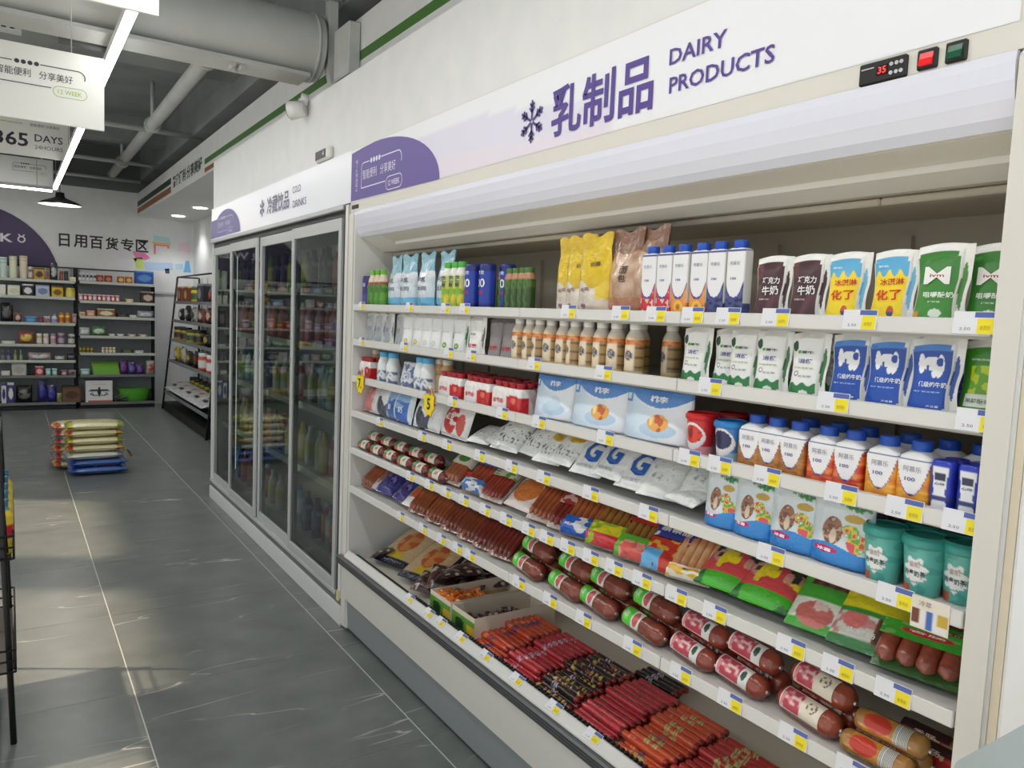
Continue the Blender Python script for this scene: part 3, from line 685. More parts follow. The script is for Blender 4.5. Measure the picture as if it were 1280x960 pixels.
# ------------------------------------------------------------------ product kinds
W_ = (240, 240, 236)
SZ = [z - .0088 for z in LIP]          # shelf surfaces
class Sheet:
    """front of a bag: fx(u,v)->x, fz(u,v)->z, fy bulge; paint(u,v); a plain back"""
    def __init__(s, w, h, d, outline=None, bulge=None, lean=0.0):
        s.w, s.h, s.d = w, h, d
        s.out = outline or (lambda v: (0.0, 1.0)); s.b = bulge or (lambda u, v: (cl(math.sin(PI * u)) ** .55) * (cl(math.sin(PI * v)) ** .5)); s.lean = lean
        s.top = lambda u: 0.0
    def pos(s, u, v, side=-1, off=0.0):
        a, b = s.out(v)
        x = -s.w / 2 + s.w * (a + (b - a) * u); z = s.h * v + s.top(u) * s.h * v
        return (x, side * (s.d / 2 * s.b(u, v) + off) + s.lean * z, z)
    def wrap(s, off=.0016):
        def f(x, z):
            v = cl(z / s.h); a, b = s.out(v); u = cl(((x + s.w / 2) / s.w - a) / (b - a)); p = s.pos(u, v, -1, off); return (x, p[1], z)
        return f
    def mesh(s, name, mat, paint, nu=48, nv=64, back=W_):
        mb = MB(); mb.quadgrid(nu, nv, lambda u, v: s.pos(u, v), paint)
        bu = lambda u, v: back if not callable(back) else back(u, v)
        mb.quadgrid(max(8, nu // 2), max(8, nv // 2), lambda u, v: s.pos(1 - u, v, 1), bu)
        return mb.mesh(name, mat)
def LT(s, cx, cz, wrap, col, wd, ht=None, bold=.014, rot=0.0): return ('lettering', text_mesh(s, cx, cz, wrap, col, width=wd, height=ht, bold=bold, rot=rot))

# milk pouch with pouring corner and handle strip
def milk_pouch(paint, slot, texts, w=.078, h=.122, d=.036, border=W_):
    sh = Sheet(w, h, d, lambda v: (.06 * math.sin(PI * cl((v - .1) / .75)) if v < .85 else .02, 1.0 - .07 * (1 - v) - .05 * max(0, math.sin(PI * 2 * (v - .05)))),
               lambda u, v: (cl(math.sin(PI * cl(u / .83))) ** .34 if u < .83 else 0.0) * (cl(1.06 - v) ** .62) * cl(1 if v < .9 else (1 - v) / .1) + .012)
    sh.top = lambda u: .035 * math.sin(PI * cl(u * 1.1)) - .035 * (1 - u)
    def pt(u, v):
        if u < .045 or v > .90 or u > .965: return border
        if u > .79:
            if inel(u, v, .88, .47, .055, .30): return slot
            return border
        if u > .74 and (v > .84 or v < .06): return border
        return paint((u - .045) / .735, v / .9)
    p = Proto('milk_pouch', 'milk pouch')
    wr = sh.wrap(.0026)
    p.add('bag', sh.mesh('bag', FILM, pt, 64, 84, border), [('lettering', text_mesh(t, -w / 2 + w * (.045 + .735 * cu), h * .9 * cv, wr, c, width=w * .735 * wd, height=h * ht, bold=.005 if t == 'M' else .02, rot=ro)) for t, cu, cv, c, wd, ht, ro in texts])
    return p
def choc(u, v):
    c = (70, 34, 40)
    if v < .42: c = mix((70, 34, 40), (104, 58, 62), .5 + .5 * math.sin(9 * v + 3 * math.sin(5 * u)))
    if u < .22 and v > .72: c = (96, 44, 48)
    return c
P_CHOC = milk_pouch(choc, (66, 32, 36), [('巧克力', .60, .68, W_, .62, .11, 0), ('牛奶', .60, .50, W_, .58, .15, .08), ('浓醇风味', .42, .34, (216, 190, 190), .4, .03, 0)])
def yel(u, v):
    drip = .70 + .10 * abs(math.sin(9.5 * u + .4)) ** 3
    if v > drip: return (92, 176, 220)
    if inel(u, v, .68, .16, .11, .085): return (70, 70, 130) if v < .15 else (208, 90, 60)
    return (250, 220, 22)
P_YEL = milk_pouch(yel, (110, 184, 222), [('冰淇淋', .59, .62, (196, 54, 40), .68, .095, .06), ('化了', .53, .42, (206, 48, 36), .72, .15, .06), ('酸奶', .3, .86, (226, 240, 250), .3, .03, 0)])
def grn(u, v):
    # white M
    if .50 < v < .80 and .18 < u < .82:
        k = (v - .50) / .30; a = (u - .5) / .32 / (1.18 - .18 * k)
        leg = .72 < abs(a) < 1.0; dia = abs(abs(a) - (.72 * k * .9)) < .17 and k > .25
        pass
    if inel(u, v, .60, .14, .17, .06): return (226, 236, 220)
    if inel(u, v, .08, .12, .08, .05): return (226, 150, 60)
    return mix((66, 146, 48), (52, 126, 42), v)
P_GRN = milk_pouch(grn, (72, 138, 54), [('M', .52, .67, (244, 244, 240), .62, .22, 0), ('ivm', .52, .67, (176, 40, 60), .34, .04, 0), ('咀嚼酸奶', .59, .40, (238, 244, 234), .70, .075, 0), ('好味道', .52, .30, (214, 232, 206), .3, .022, 0)], w=.086, h=.128)
def whg(u, v):
    if v < .22 + .03 * math.sin(14 * u): return (238, 242, 236) if inel(u, v, .62, .07, .17, .05) else (38, 128, 62)
    if inel(u, v, .10, .88, .11, .09): return (34, 78, 54)
    if inel(u, v, .26, .77, .075, .03): return (110, 178, 70)
    if inel(u, v, .22, .40, .10, .045) and not inel(u, v, .22, .40, .07, .03): return (92, 72, 86)
    return (240, 241, 238)
P_WHG = milk_pouch(whg, (58, 122, 72), [('蒙牛', .60, .77, (60, 90, 66), .42, .045, 0), ('消健', .56, .62, (96, 88, 150), .52, .075, 0), ('风味发酵乳', .52, .50, (150, 176, 110), .68, .028, 0), ('益生菌', .58, .36, (150, 150, 150), .44, .03, 0)])
def cow(u, v):
    wht = inel(u, v, .50, .72, .26, .10) or inel(u, v, .24, .72, .09, .15) or inel(u, v, .74, .68, .10, .17) or inel(u, v, .62, .58, .09, .07)
    if wht and not inel(u, v, .72, .74, .09, .065) and not (.38 < u < .44 and v < .70): return (242, 243, 244)
    if v > .90: return (70, 130, 206)
    return mix((28, 84, 184), (36, 74, 164), v)
P_COW = milk_pouch(cow, (44, 84, 168), [('优级纯牛奶', .60, .42, (232, 238, 248), .68, .075, 0), ('高钙鲜活营养', .48, .31, (170, 196, 236), .66, .022, 0), ('净含量', .66, .10, (214, 226, 246), .3, .03, 0)], w=.082, h=.123)
def eda(u, v):
    if .14 < v < .32 and .16 < u < .95: return (240, 243, 232)
    if .32 <= v < .74 and .22 < u < 1:
        n = vnoise(u * 7, v * 9); return (200, 222, 30) if n > .42 else (112, 176, 24)
    return (66, 144, 44)
P_EDA = milk_pouch(eda, (72, 150, 50), [('果蔬酸奶', .55, .23, (120, 140, 110), .66, .06, 0), ('谷物添加', .5, .83, (216, 236, 200), .5, .03, 0)], h=.122)

S1 = 'on the top shelf'
row(P_CHOC, ['brown chocolate milk pouch next to the blueberry cartons', 'brown chocolate milk pouch next to the yellow pouches'], 'chocolate milk pouches', [0.986, 0.904], 1.268, SZ[0], (0, 0, -PI / 2 + .16), jit=.05)
row(P_YEL, 'yellow and blue dripping ice cream milk pouch ' + S1, 'yellow milk pouches', [0.824, 0.737], 1.268, SZ[0], (0, 0, -PI / 2 + .16), jit=.04)
row(P_GRN, 'green yogurt pouch with a big white M ' + S1, 'green M pouches', [0.657, .592], 1.268, SZ[0], (0, 0, -PI / 2 + .12), jit=.02, dx=[0, .036])
row(P_WHG, 'white milk pouch with green base on second shelf', 'white and green milk pouches', [1.173, 1.098, 1.041, 0.972, 0.888], 1.266, SZ[1], (0, 0, -PI / 2 + .18), dx=[0, .02, 0, 0, -.002], jit=.10)
row(P_COW, 'blue milk pouch with white cow shape', 'blue cow milk pouches', [0.802, 0.731, 0.655], 1.268, SZ[1], (0, 0, -PI / 2 + .16), jit=.04)
row(P_EDA, 'lime green bean yogurt pouch beside the right post', 'green bean pouches', [.592], 1.300, SZ[1])
# same pouches standing a row deeper, seen in the gaps
row(P_GRN, 'green M pouch in the second row behind', 'second row pouches', [.69, .60], 1.335, SZ[0])
row(P_WHG, 'white and green pouch in the second row behind', 'second row pouches', [1.12, 1.02, .95, .87], 1.34, SZ[1])
row(P_COW, 'blue cow pouch in the second row behind', 'second row pouches', [.79, .72, .62], 1.34, SZ[1])

# slim cartons with a blue screw cap
def carton(fruit, cap, h=.142, w=.0235, kind='yogurt_carton', fn=None, capr=.0145, caph=.017, name='阿慕乐', squat=False):
    s = Solid([(0, w, w * .62, .005), (h - .008, w, w * .62, .005), (h - .002, w * .92, w * .58, .005), (h, w * .7, w * .55, .006)] if not squat else
              [(0, w, w * .9, .008), (h * .80, w, w * .9, .008), (h * .9, w * .93, w * .84, .012), (h * .985, w * .62, w * .6, .014), (h, capr * .9, capr * .9, capr)])
    hh = h if not squat else h * .86
    def col(x, y, z):
        k = z / hh; u = x / w
        if y > w * .45: return (232, 232, 230)
        edge = .26 + .26 * abs(u) ** 3 if not squat else .20 + .72 * abs(u) ** 2.3
        if abs(x) > w * .97 and not squat:
            return (226, 224, 220) if k > .2 else fruit(.9, k)
        if k > .955 and k < .985: return (58, 62, 130)
        if k >= .985: return (238, 239, 240)
        if k > edge + .035: return (240, 240, 242)
        if k > edge: return (64, 62, 140)
        return fruit(u * .5 + .5, k)
    p = Proto(kind, 'carton' if not squat else 'bottle')
    wr = s.wrap(.0009)
    p.add('body', s.mesh('body', PLASTIC, col, 100, .002), [LT(name, 0, hh * .78, wr, (140, 134, 164), w * 1.05, w * .34, .0), LT('100', -w * .1, hh * .56, wr, (110, 100, 160), w * .62, w * .22, .02)])
    cz = h - .0005
    cp = lathe([(cz, capr * .96), (cz + .002, capr), (cz + caph * .85, capr), (cz + caph, capr * .9)])
    p.add('cap', cp.mesh('cap', M(cap, .35), lambda x, y, z: (0, 0, 0), 20, .02))
    return p
def straw(u, k): return (236, 200, 190) if vnoise(u * 9, k * 30) > .72 else mix((196, 36, 52), (222, 70, 70), vnoise(u * 5, k * 18))
def peach(u, k):
    if inel(u, k, .52, .14, .3, .10): return (250, 196, 70) if not inel(u, k, .52, .14, .13, .045) else (206, 120, 40)
    return mix((244, 170, 84), (226, 130, 60), vnoise(u * 4, k * 14))
def blueb(u, k): return mix((52, 58, 118), (92, 100, 150), vnoise(u * 6, k * 20)) if vnoise(u * 6, k * 20) > .3 else (36, 40, 84)
CAPB = (34, 84, 186)
PC = [carton(f, CAPB) for f in (straw, peach, blueb)]
row([PC[0]] * 2, 'strawberry yogurt carton with blue cap on top shelf', 'strawberry yogurt cartons', [1.326, 1.276], 1.262, SZ[0])
row([PC[1]] * 2, 'peach yogurt carton with blue cap on top shelf', 'peach yogurt cartons', [1.226, 1.171], 1.262, SZ[0])
row([PC[2]] * 2, 'blueberry yogurt carton with blue cap on top shelf', 'blueberry yogurt cartons', [1.122, 1.070], 1.262, SZ[0])

# tall yellow, brown and blue bread bags
def standbag(paint, w, h, d, texts=(), top=.25, cat='bag', name='bread_bag', mat=None, back=None):
    sh = Sheet(w, h, d, lambda v: (.05 * cl((v - .6) / .2), 1 - .05 * cl((v - .6) / .2)) if v < .8 else (.05 - .05 * (v - .8) / .2, .95 + .05 * (v - .8) / .2),
               lambda u, v: (cl(math.sin(PI * u)) ** .5) * (1.0 if v < .45 else cl(1 - (v - .45) / .42)) * cl(.35 + v * 8, 0, 1) + .015 + .05 * vnoise(u * 5, v * 9) * cl(v * 3))
    sh.top = lambda u: .03 * math.sin(u * 9)
    p = Proto(name, cat)
    p.add('bag', sh.mesh('bag', mat or CRINKLE, paint, 44, 64, back or paint(.5, .95)), [LT(t, cx * w, cz * h, sh.wrap(.003), c, wd * w, ht * h, .02, ro) for t, cx, cz, c, wd, ht, ro in texts])
    return p
def ybag(u, v):
    if v > .36 + .04 * math.sin(8 * u): return mix((240, 206, 24), (206, 170, 20), vnoise(u * 4, v * 7))
    if inel(u, v, .3, .09, .1, .03): return (150, 90, 130)
    return mix((238, 230, 216), (214, 200, 186), vnoise(u * 7, v * 12)) if u < .66 else (238, 206, 60) if v > .18 else (226, 210, 190)
P_YB = standbag(ybag, .108, .205, .05, [('奶酪', .1, .62, (90, 66, 30), .3, .06, .1), ('吐司', -.15, .30, (120, 70, 80), .3, .05, .1)])
def bbag(u, v):
    if v > .72: return mix((150, 110, 84), (126, 88, 66), vnoise(u * 5, v * 8))
    if v < .20: return mix((196, 146, 104), (170, 110, 80), vnoise(u * 12, v * 9))
    return mix((214, 186, 160), (168, 128, 100), vnoise(u * 6, v * 9))
P_BB = standbag(bbag, .128, .21, .06, [('面', .12, .52, (70, 50, 46), .2, .09, 0), ('包', .12, .42, (70, 50, 46), .2, .09, 0)])
def cbag(u, v):
    if v > .66: return mix((168, 206, 216), (120, 176, 200), vnoise(u * 5, v * 10))
    if v < .20: return (112, 186, 222)
    return mix((228, 234, 238), (196, 210, 220), vnoise(u * 6, v * 8))
P_CB = standbag(cbag, .132, .20, .06, [('牛乳', 0, .52, (90, 96, 120), .5, .10, 0), ('吐司', .05, .36, (110, 120, 140), .5, .08, 0)])
row(P_YB, 'tall yellow topped bread bag on top shelf', 'yellow bread bags', [1.698, 1.637, 1.559], 1.285, SZ[0], (0, 0, -PI / 2 + .15), dx=[.03, .015, 0], jit=.1)
row(P_BB, 'tall brown clear bread bag on top shelf', 'brown bread bags', [1.454, 1.370], 1.300, SZ[0], jit=.08)
row(P_CB, 'tall pale blue bread bag on top shelf', 'blue bread bags', [2.810, 2.670, 2.521, 2.390], 1.285, SZ[0], dx=[.01, 0, .0, .01], jit=.15, scale=(.92, 1, 1))

# cans and bottles
def bottle(prof, col, cap=None, capc=(240, 240, 240), label=None, name='drink_bottle', cat='bottle', texts=(), nu=28, rows=.006, mat=None, labcol=None):
    s = lathe(prof); p = Proto(name, cat); kids = [LT(t, cx, cz, s.wrap(.0016), c, wd, ht) for t, cx, cz, c, wd, ht in texts]
    p.add('body', s.mesh('body', mat or PLASTIC, col, nu, rows), [] if label else kids)
    if label:
        z0, z1 = label; n = 3
        ls = Solid([(z0 + (z1 - z0) * i / 8,) + tuple(v + .0007 for v in s.at(z0 + (z1 - z0) * i / 8)) for i in range(9)])
        p.add('label', ls.mesh('label', FILM, labcol, nu, rows, cap=False), kids)
    if cap:
        r, z0, z1 = cap; p.add('cap', lathe([(z0, r * .97), (z0 + (z1 - z0) * .15, r), (z0 + (z1 - z0) * .85, r), (z1, r * .88)]).mesh('cap', M(capc, .4), lambda *a: (0, 0, 0), 18, .02))
    return p
def soy_label(x, y, z):
    if z > .083: return (226, 150, 90) if vnoise(x * 240, z * 240) > .4 else (206, 96, 50)
    if y < 0 and ((x + .002) / .010) ** 2 + ((z - .052) / .013) ** 2 < 1 and not ((x + .001) / .006) ** 2 + ((z - .052) / .008) ** 2 < 1: return (44, 62, 100)
    if x > .014: return (170, 140, 90) if int(z * 700) % 3 else (96, 76, 56)
    return (232, 214, 184)
P_SOY = bottle([(0, .021), (.004, .0235), (.078, .0235), (.086, .0215), (.094, .0235), (.105, .021), (.118, .0145), (.124, .0135)], lambda x, y, z: (222, 196, 156) if z < .1 else (214, 206, 194),
               (.0150, .122, .138), (238, 236, 230), (.012, .094), labcol=soy_label, name='soy_milk_bottle', texts=[('谷', 0, .052, (44, 62, 100), .012, .013)])
def soy_dark(x, y, z):
    if z > .07: return (196, 92, 40) if vnoise(x * 200, z * 200) > .4 else (222, 140, 80)
    return soy_label(x, y, z) if y < 0 else (150, 120, 90)
row(P_SOY, 'beige grain milk bottle with white cap on second shelf', 'grain milk bottles', [1.870, 1.815, 1.767, 1.713, 1.654, 1.605, 1.549, 1.495, 1.440, 1.372, 1.319], 1.262, SZ[1], jit=.5, dx=[0] * 10 + [.07], scale=(1, 1, .9))
row(P_SOY, 'grain milk bottle in the second row behind', 'second row grain milk bottles', [1.80, 1.72, 1.64, 1.56, 1.49, 1.42], 1.325, SZ[1], jit=.5, scale=(1, 1, .9))

def can_blue(x, y, z):
    if .02 < z < .125: return (38, 66, 170)
    return (30, 44, 120)
P_CAN = bottle([(0, .024), (.004, .027), (.138, .027), (.145, .024), (.147, .022)], can_blue, name='blue_can', cat='can', texts=[('00', 0, .085, (240, 240, 245), .036, .028), ('能量', 0, .118, (200, 210, 240), .03, .012), ('饮料', 0, .055, (200, 70, 90), .03, .012)])
row(P_CAN, 'tall blue can with white double zero on top shelf', 'tall blue cans', [2.157, 2.081, 2.043], 1.262, SZ[0], dx=[0, .01, .06])
P_PUR = bottle([(0, .02), (.004, .023), (.12, .023), (.127, .02)], lambda x, y, z: (56, 44, 120) if z > .05 else (86, 70, 150), name='purple_can', cat='can', texts=[('葡萄', 0, .09, (210, 206, 236), .03, .016)])
row(P_PUR, 'small dark purple can at the far left end', 'purple cans', [3.025, 3.030], 1.262, SZ[0], dx=[0, .052])
def gjuice(x, y, z):
    if z > .098: return (232, 214, 190)
    if z > .088: return (150, 70, 60)
    return (96, 160, 40) if vnoise(x * 120, z * 60) > .5 else (66, 126, 34)
P_GJ = bottle([(0, .02), (.004, .0225), (.085, .0225), (.11, .018), (.128, .012), (.132, .011)], gjuice, (.0125, .130, .150), (112, 186, 60), name='green_juice_bottle')
row(P_GJ, 'green juice bottle with light green cap, far left group', 'far left green juice bottles', [2.972, 2.920, 2.868], 1.262, SZ[0])
def gy(x, y, z):
    if z > .11: return (238, 236, 226)
    if z > .075: return (54, 80, 40) if abs(x) < .015 else (200, 206, 120)
    return (222, 206, 50) if vnoise(x * 130, z * 70) > .45 else (130, 180, 50)
P_GY = bottle([(0, .021), (.004, .0245), (.12, .0245), (.135, .016), (.14, .015)], gy, (.0165, .138, .158), (80, 180, 70), name='fruit_drink_bottle', texts=[('果汁', 0, .095, (220, 226, 170), .03, .02)])
row(P_GY, 'green capped fruit drink bottle beside the blue cans', 'fruit drink bottles', [2.320, 2.269, 2.225], 1.262, SZ[0])
def dg(x, y, z):
    if z > .10: return (196, 140, 110)
    return (56, 84, 34) if vnoise(x * 110, z * 50) > .4 else (84, 118, 44)
P_DG = bottle([(0, .018), (.004, .021), (.095, .021), (.112, .016), (.118, .013)], dg, (.0145, .116, .132), (76, 120, 52), name='tea_bottle')
row(P_DG, 'dark green tea bottle set back on top shelf', 'dark green tea bottles', [2.051, 2.009, 1.973, 1.937, 1.907], 1.312, SZ[0])

# second shelf, far part: grey and white pouches
def greyp(u, v): return mix((206, 210, 212), (150, 156, 160), vnoise(u * 4, v * 6)) if not inel(u, v, .5, .5, .3, .1) else (150, 160, 168)
P_GP = milk_pouch(greyp, (150, 156, 160), [], w=.075, h=.120)
row(P_GP, 'silvery milk pouch turned sideways on second shelf', 'silvery milk pouches', [3.099, 3.020, 2.928, 2.839, 2.733], 1.285, SZ[1], (0, 0, -PI / 2 + .1), jit=.15)
def fruitp(c):
    def f(u, v):
        if inel(u, v, .5, .20, .22, .09): return c if not inel(u, v, .5, .2, .1, .04) else mix(c, (250, 240, 200), .6)
        return (240, 241, 240)
    return f
T_F = [('酸牛奶', .5, .62, (196, 200, 206), .6, .06, 0)]
PFR = [milk_pouch(fruitp((232, 196, 70)), (224, 224, 220), T_F, w=.082, h=.121), milk_pouch(fruitp((214, 214, 210)), (224, 224, 220), T_F, w=.082, h=.121), milk_pouch(fruitp((120, 160, 60)), (46, 130, 76), T_F, w=.084, h=.122)]
row([PFR[0], PFR[0], PFR[1], PFR[1], PFR[2], PFR[2]], ['white yogurt pouch with yellow mango print, left one', 'white yogurt pouch with yellow mango print, right one', 'plain white yogurt pouch beside the mango ones', 'plain white yogurt pouch beside the avocado ones', 'white yogurt pouch with green avocado print, left one', 'white yogurt pouch with green avocado and green handle, right one'], 'white fruit yogurt pouches', [2.619, 2.537, 2.460, 2.392, 2.310, 2.226], 1.268, SZ[1], (0, 0, -PI / 2 + .22), jit=.06)
def redp(u, v): return (244, 244, 242) if not inel(u, v, .5, .5, .36, .05) else (238, 236, 232)
P_RP = milk_pouch(redp, (120, 110, 110), [('红枣', .5, .28, (206, 40, 40), .66, .11, 0), ('酸奶', .5, .62, (120, 120, 126), .4, .06, 0)], w=.105, h=.122)
def greyd(u, v): return mix((158, 150, 150), (128, 120, 120), v)
P_RD = milk_pouch(greyd, (120, 40, 46), [('红枣', .5, .28, (196, 40, 44), .66, .11, 0)], w=.085, h=.120, border=(120, 116, 116))
row(P_RP, 'wide white pouch with red date lettering', 'red date pouches', [2.110], 1.262, SZ[1])
row(P_RD, 'dim grey pouch with red lettering beside the grain bottles', 'red date pouches', [2.008, 1.935], 1.275, SZ[1], (0, 0, -PI / 2 + .1))

# third shelf
def smallbottle(f): return carton(f, CAPB, h=.090, w=.0285, kind='yogurt_bottle', capr=.0165, caph=.017, name='阿慕乐', squat=True)
def oat(u, k): return mix((206, 140, 60), (150, 92, 44), vnoise(u * 8, k * 26))
def redf(u, k): return mix((190, 34, 36), (236, 150, 60), vnoise(u * 6, k * 20))
def yelf(u, k): return mix((246, 190, 50), (214, 120, 40), vnoise(u * 5, k * 16))
SB = {k: smallbottle(f) for k, f in (('oat', oat), ('red', redf), ('yel', yelf))}
SBK = ['oat', 'oat', 'oat', 'red', 'red', 'yel', 'yel']
SBD = {'oat': 'white yogurt bottle with brown oat base and blue cap', 'red': 'white yogurt bottle with red fruit base and blue cap', 'yel': 'white yogurt bottle with yellow fruit base and blue cap'}
cnt = {}; lbs = []
for k in SBK: cnt[k] = cnt.get(k, 0) + 1; lbs.append('%s, %s from left' % (SBD[k], ORD[cnt[k] - 1]))
row([SB[k] for k in SBK], lbs, 'blue capped yogurt bottles', [1.001, 0.953, 0.901, 0.839, 0.785, 0.722, 0.666], 1.266, SZ[2])
row(SB['yel'], 'blue capped yogurt bottle in the second row behind', 'second row yogurt bottles', [.925, .86, .80, .72, .655, .60], 1.33, SZ[2])
def ydr(x, y, z):
    if z > .072: return (44, 62, 190)
    if y < .002:
        if .018 < z < .026: return (54, 66, 130)
        if abs(x) < .009 and .052 < z < .064: return (40, 44, 80)
        if abs(x) < .0135 - .004 * math.sin(PI * cl(z / .07)): return (236, 238, 242)
    return (40, 58, 176)
P_YD = Proto('yogurt_drink', 'bottle')
_yd = Solid([(0, .016, .014, .010), (.03, .0185, .015, .010), (.05, .0175, .015, .010), (.072, .019, .016, .012), (.08, .0185, .0155, .012), (.083, .016, .013, .012)])
P_YD.add('body', _yd.mesh('body', PLASTIC, ydr, 60, .0025), [LT('心动', 0, .046, _yd.wrap(.001), (90, 96, 130), .016, .005)])
row(P_YD, ['blue and white waisted yogurt drink beside the blue capped bottles', 'blue and white waisted yogurt drink beside the right post'], 'waisted yogurt drinks', [0.619, 0.577], 1.252, SZ[2])
row(P_YD, 'blue yogurt drink in the second row behind', 'second row yogurt drinks', [.62, .58], 1.29, SZ[2])
def tub(col, lid, name='yogurt_cup', r0=.026, r1=.034, h=.078, texts=(), lidh=.014):
    s = lathe([(0, r0 * .95), (.003, r0), (h, r1 * .96)]); p = Proto(name, 'cup')
    p.add('cup', s.mesh('cup', PLASTIC, col, 84, .002), [LT(t, cx, cz, s.wrap(.0012), c, wd, ht) for t, cx, cz, c, wd, ht in texts])
    p.add('lid', lathe([(h - .001, r1), (h + .001, r1 * 1.06), (h + lidh * .6, r1 * 1.06), (h + lidh * .75, r1 * 1.0), (h + lidh, r1 * .93), (h + lidh, r1 * .86), (h + lidh * .65, r1 * .82)]).mesh('lid', M(lid, .3), lambda *a: (0, 0, 0), 32, .02))
    return p
def ctub(c1, c2, c3):
    def f(x, y, z):
        if y < 0 and (x / .022) ** 2 + ((z - .046) / .02) ** 2 < 1: return c2 if vnoise(x * 180, z * 180) > .35 else mix(c2, (20, 20, 40), .4)
        if y < 0 and (x / .026) ** 2 + ((z - .042) / .03) ** 2 < 1: return (238, 234, 236)
        return c1 if z > .02 else c3
    return f
row(tub(ctub((206, 40, 44), (226, 60, 40), (226, 150, 160)), (208, 30, 34)), 'red strawberry yogurt cup with red lid', 'yogurt cups', [1.151], 1.268, SZ[2])
row(tub(ctub((60, 130, 196), (40, 44, 96), (150, 190, 214)), (44, 130, 200), h=.072), 'blue blueberry yogurt cup with blue lid', 'yogurt cups', [1.068], 1.266, SZ[2])
row(tub(ctub((206, 40, 44), (226, 60, 40), (226, 150, 160)), (150, 24, 30)), 'red yogurt cup in the second row behind', 'second row yogurt cups', [1.13, 1.04], 1.345, SZ[2])
# big flat pale blue bread packs
def wedge(u, v): return (cl(math.sin(PI * u)) ** .35) * (1.0 - .75 * v) * cl(.4 + v * 10, 0, 1) + .02
def bflat(u, v):
    if u < .13: return (214, 226, 240) if v < .72 else (96, 146, 206) if not (.78 < v < .9 and .03 < u < .1) else (214, 228, 246)
    arc = .66 + .22 * ((u - .56) / .44) ** 2
    if v > arc + .02: return (84, 138, 206)
    if v > arc - .02 and abs(u - .56) < .3: return (238, 244, 250)
    if inel(u, v, .60, .40, .15, .16):
        n = vnoise(u * 14, v * 9); return (206, 96, 50) if n > .62 else (238, 176, 84) if n > .3 else (250, 220, 150)
    if inel(u, v, .60, .27, .26, .14): return (190, 216, 238)
    return mix((206, 228, 246), (238, 243, 248), cl((u - .1) * 1.6))
def bflat0(u, v): 
    c = bflat(u, v)
    return (206, 226, 240) if inel(u, v, .60, .40, .16, .17) else c
def flatpack(paint, w, h, texts, name, cat='pack'):
    sh = Sheet(w, h, .085, bulge=wedge); p = Proto(name, cat)
    p.add('bag', sh.mesh('bag', FILM, paint, 88, 60, (206, 220, 236)), [LT(t, cx * w, cz * h, sh.wrap(.002), c, wd * w, ht * h, .03, 0) for t, cx, cz, c, wd, ht in texts]); return p
TB = [('桃李', .06, .84, (240, 244, 250), .26, .13)]
P_F0 = flatpack(bflat0, .165, .122, TB, 'bread_pack'); P_F1 = flatpack(bflat, .205, .124, TB, 'bread_pack')
P_F0.put('small pale blue bread pack beside the red yogurt multipacks', 'pale blue bread packs', (1.290, 1.709, SZ[2]), (0, 0, -PI / 2 + .07))
P_F1.put('large pale blue bread pack with bun picture, middle one', 'pale blue bread packs', (1.290, 1.512, SZ[2]), (0, 0, -PI / 2 + .07))
P_F1.put('large pale blue bread pack with bun picture beside the red cup', 'pale blue bread packs', (1.290, 1.304, SZ[2]), (0, 0, -PI / 2 + .07))
# red and white yogurt multipacks: eight little cups under film
def multipack():
    p = Proto('yogurt_multipack', 'pack'); w, h = .155, .072
    def f(x, y, z):
        if y > .0: return (226, 216, 214)
        u = x / w + .5; k = z / h
        if u > .55 and k < .72 - .25 * abs(u - .78): return (204, 30, 34) if not inel(u, k, .78, .5, .08, .12) else (240, 120, 100)
        if .05 < u < .45 and .3 < k < .55: return (236, 176, 180) if vnoise(u * 22, k * 8) > .5 else (244, 236, 234)
        return (243, 240, 238)
    s = Solid([(0, w / 2, .034, .004), (h * .8, w / 2, .034, .008), (h, w / 2 * .97, .03, .012)])
    p.add('wrapper', s.mesh('wrapper', CRINKLE, f, 90, .004), [LT('草莓味', -.038, .03, s.wrap(.0012), (206, 60, 70), .05, .014)])
    for i in range(4):
        for j in range(2):
            c = lathe([(0, .012), (.012, .0155), (.014, .0165), (.016, .0155)]).mesh('cup_lid', M((176, 40, 52), .35), lambda *a: (0, 0, 0), 14, .02) if (i, j) == (0, 0) else cupm
            cupm = c
            me = c.copy(); 
            for v in me.vertices: v.co += Vector((-.056 + .0375 * i, -.015 + .03 * j, h + .0005))
            p.add('cup_lid', me)
    return p
P_MP = multipack()
row(P_MP, 'red and white yogurt multipack on third shelf', 'yogurt multipacks', [2.253, 2.074, 1.901], 1.272, SZ[2], jit=.04)
row(P_MP, 'red yogurt multipack in the second row behind', 'second row multipacks', [2.23, 2.04, 1.86], 1.35, SZ[2])
row(P_MP, 'red and white yogurt multipack at the far left end of third shelf', 'yogurt multipacks', [2.995], 1.275, SZ[2], scale=(.7, 1, 1))
def milkb(x, y, z): return (232, 236, 236) if z > .05 or y > 0 else (96, 110, 150) if vnoise(x * 150, z * 150) > .55 else (226, 230, 232)
P_MK = bottle([(0, .026), (.004, .03), (.07, .03), (.1, .02), (.104, .019)], milkb, (.0225, .102, .122), (88, 176, 226), name='milk_bottle')
row(P_MK, 'white milk bottle with sky blue cap on third shelf', 'blue capped milk bottles', [2.845, 2.760, 2.514, 2.462], 1.268, SZ[2])
P_SM = bottle([(0, .026), (.004, .028), (.06, .028), (.07, .022), (.085, .026), (.1, .018), (.104, .017)], lambda x, y, z: (206, 166, 120) if z > .06 else (222, 190, 150), (.02, .102, .12), (232, 222, 204), name='almond_milk_bottle')
row(P_SM, 'beige bottle standing behind the yellow star tags', 'beige almond bottles', [3.102, 3.023, 2.454, 2.392], 1.31, SZ[2])
def silver(u, v):
    n = vnoise(u * 9, v * 9); return (96, 108, 146) if n > .66 else (206, 212, 220) if n > .3 else (150, 158, 172)
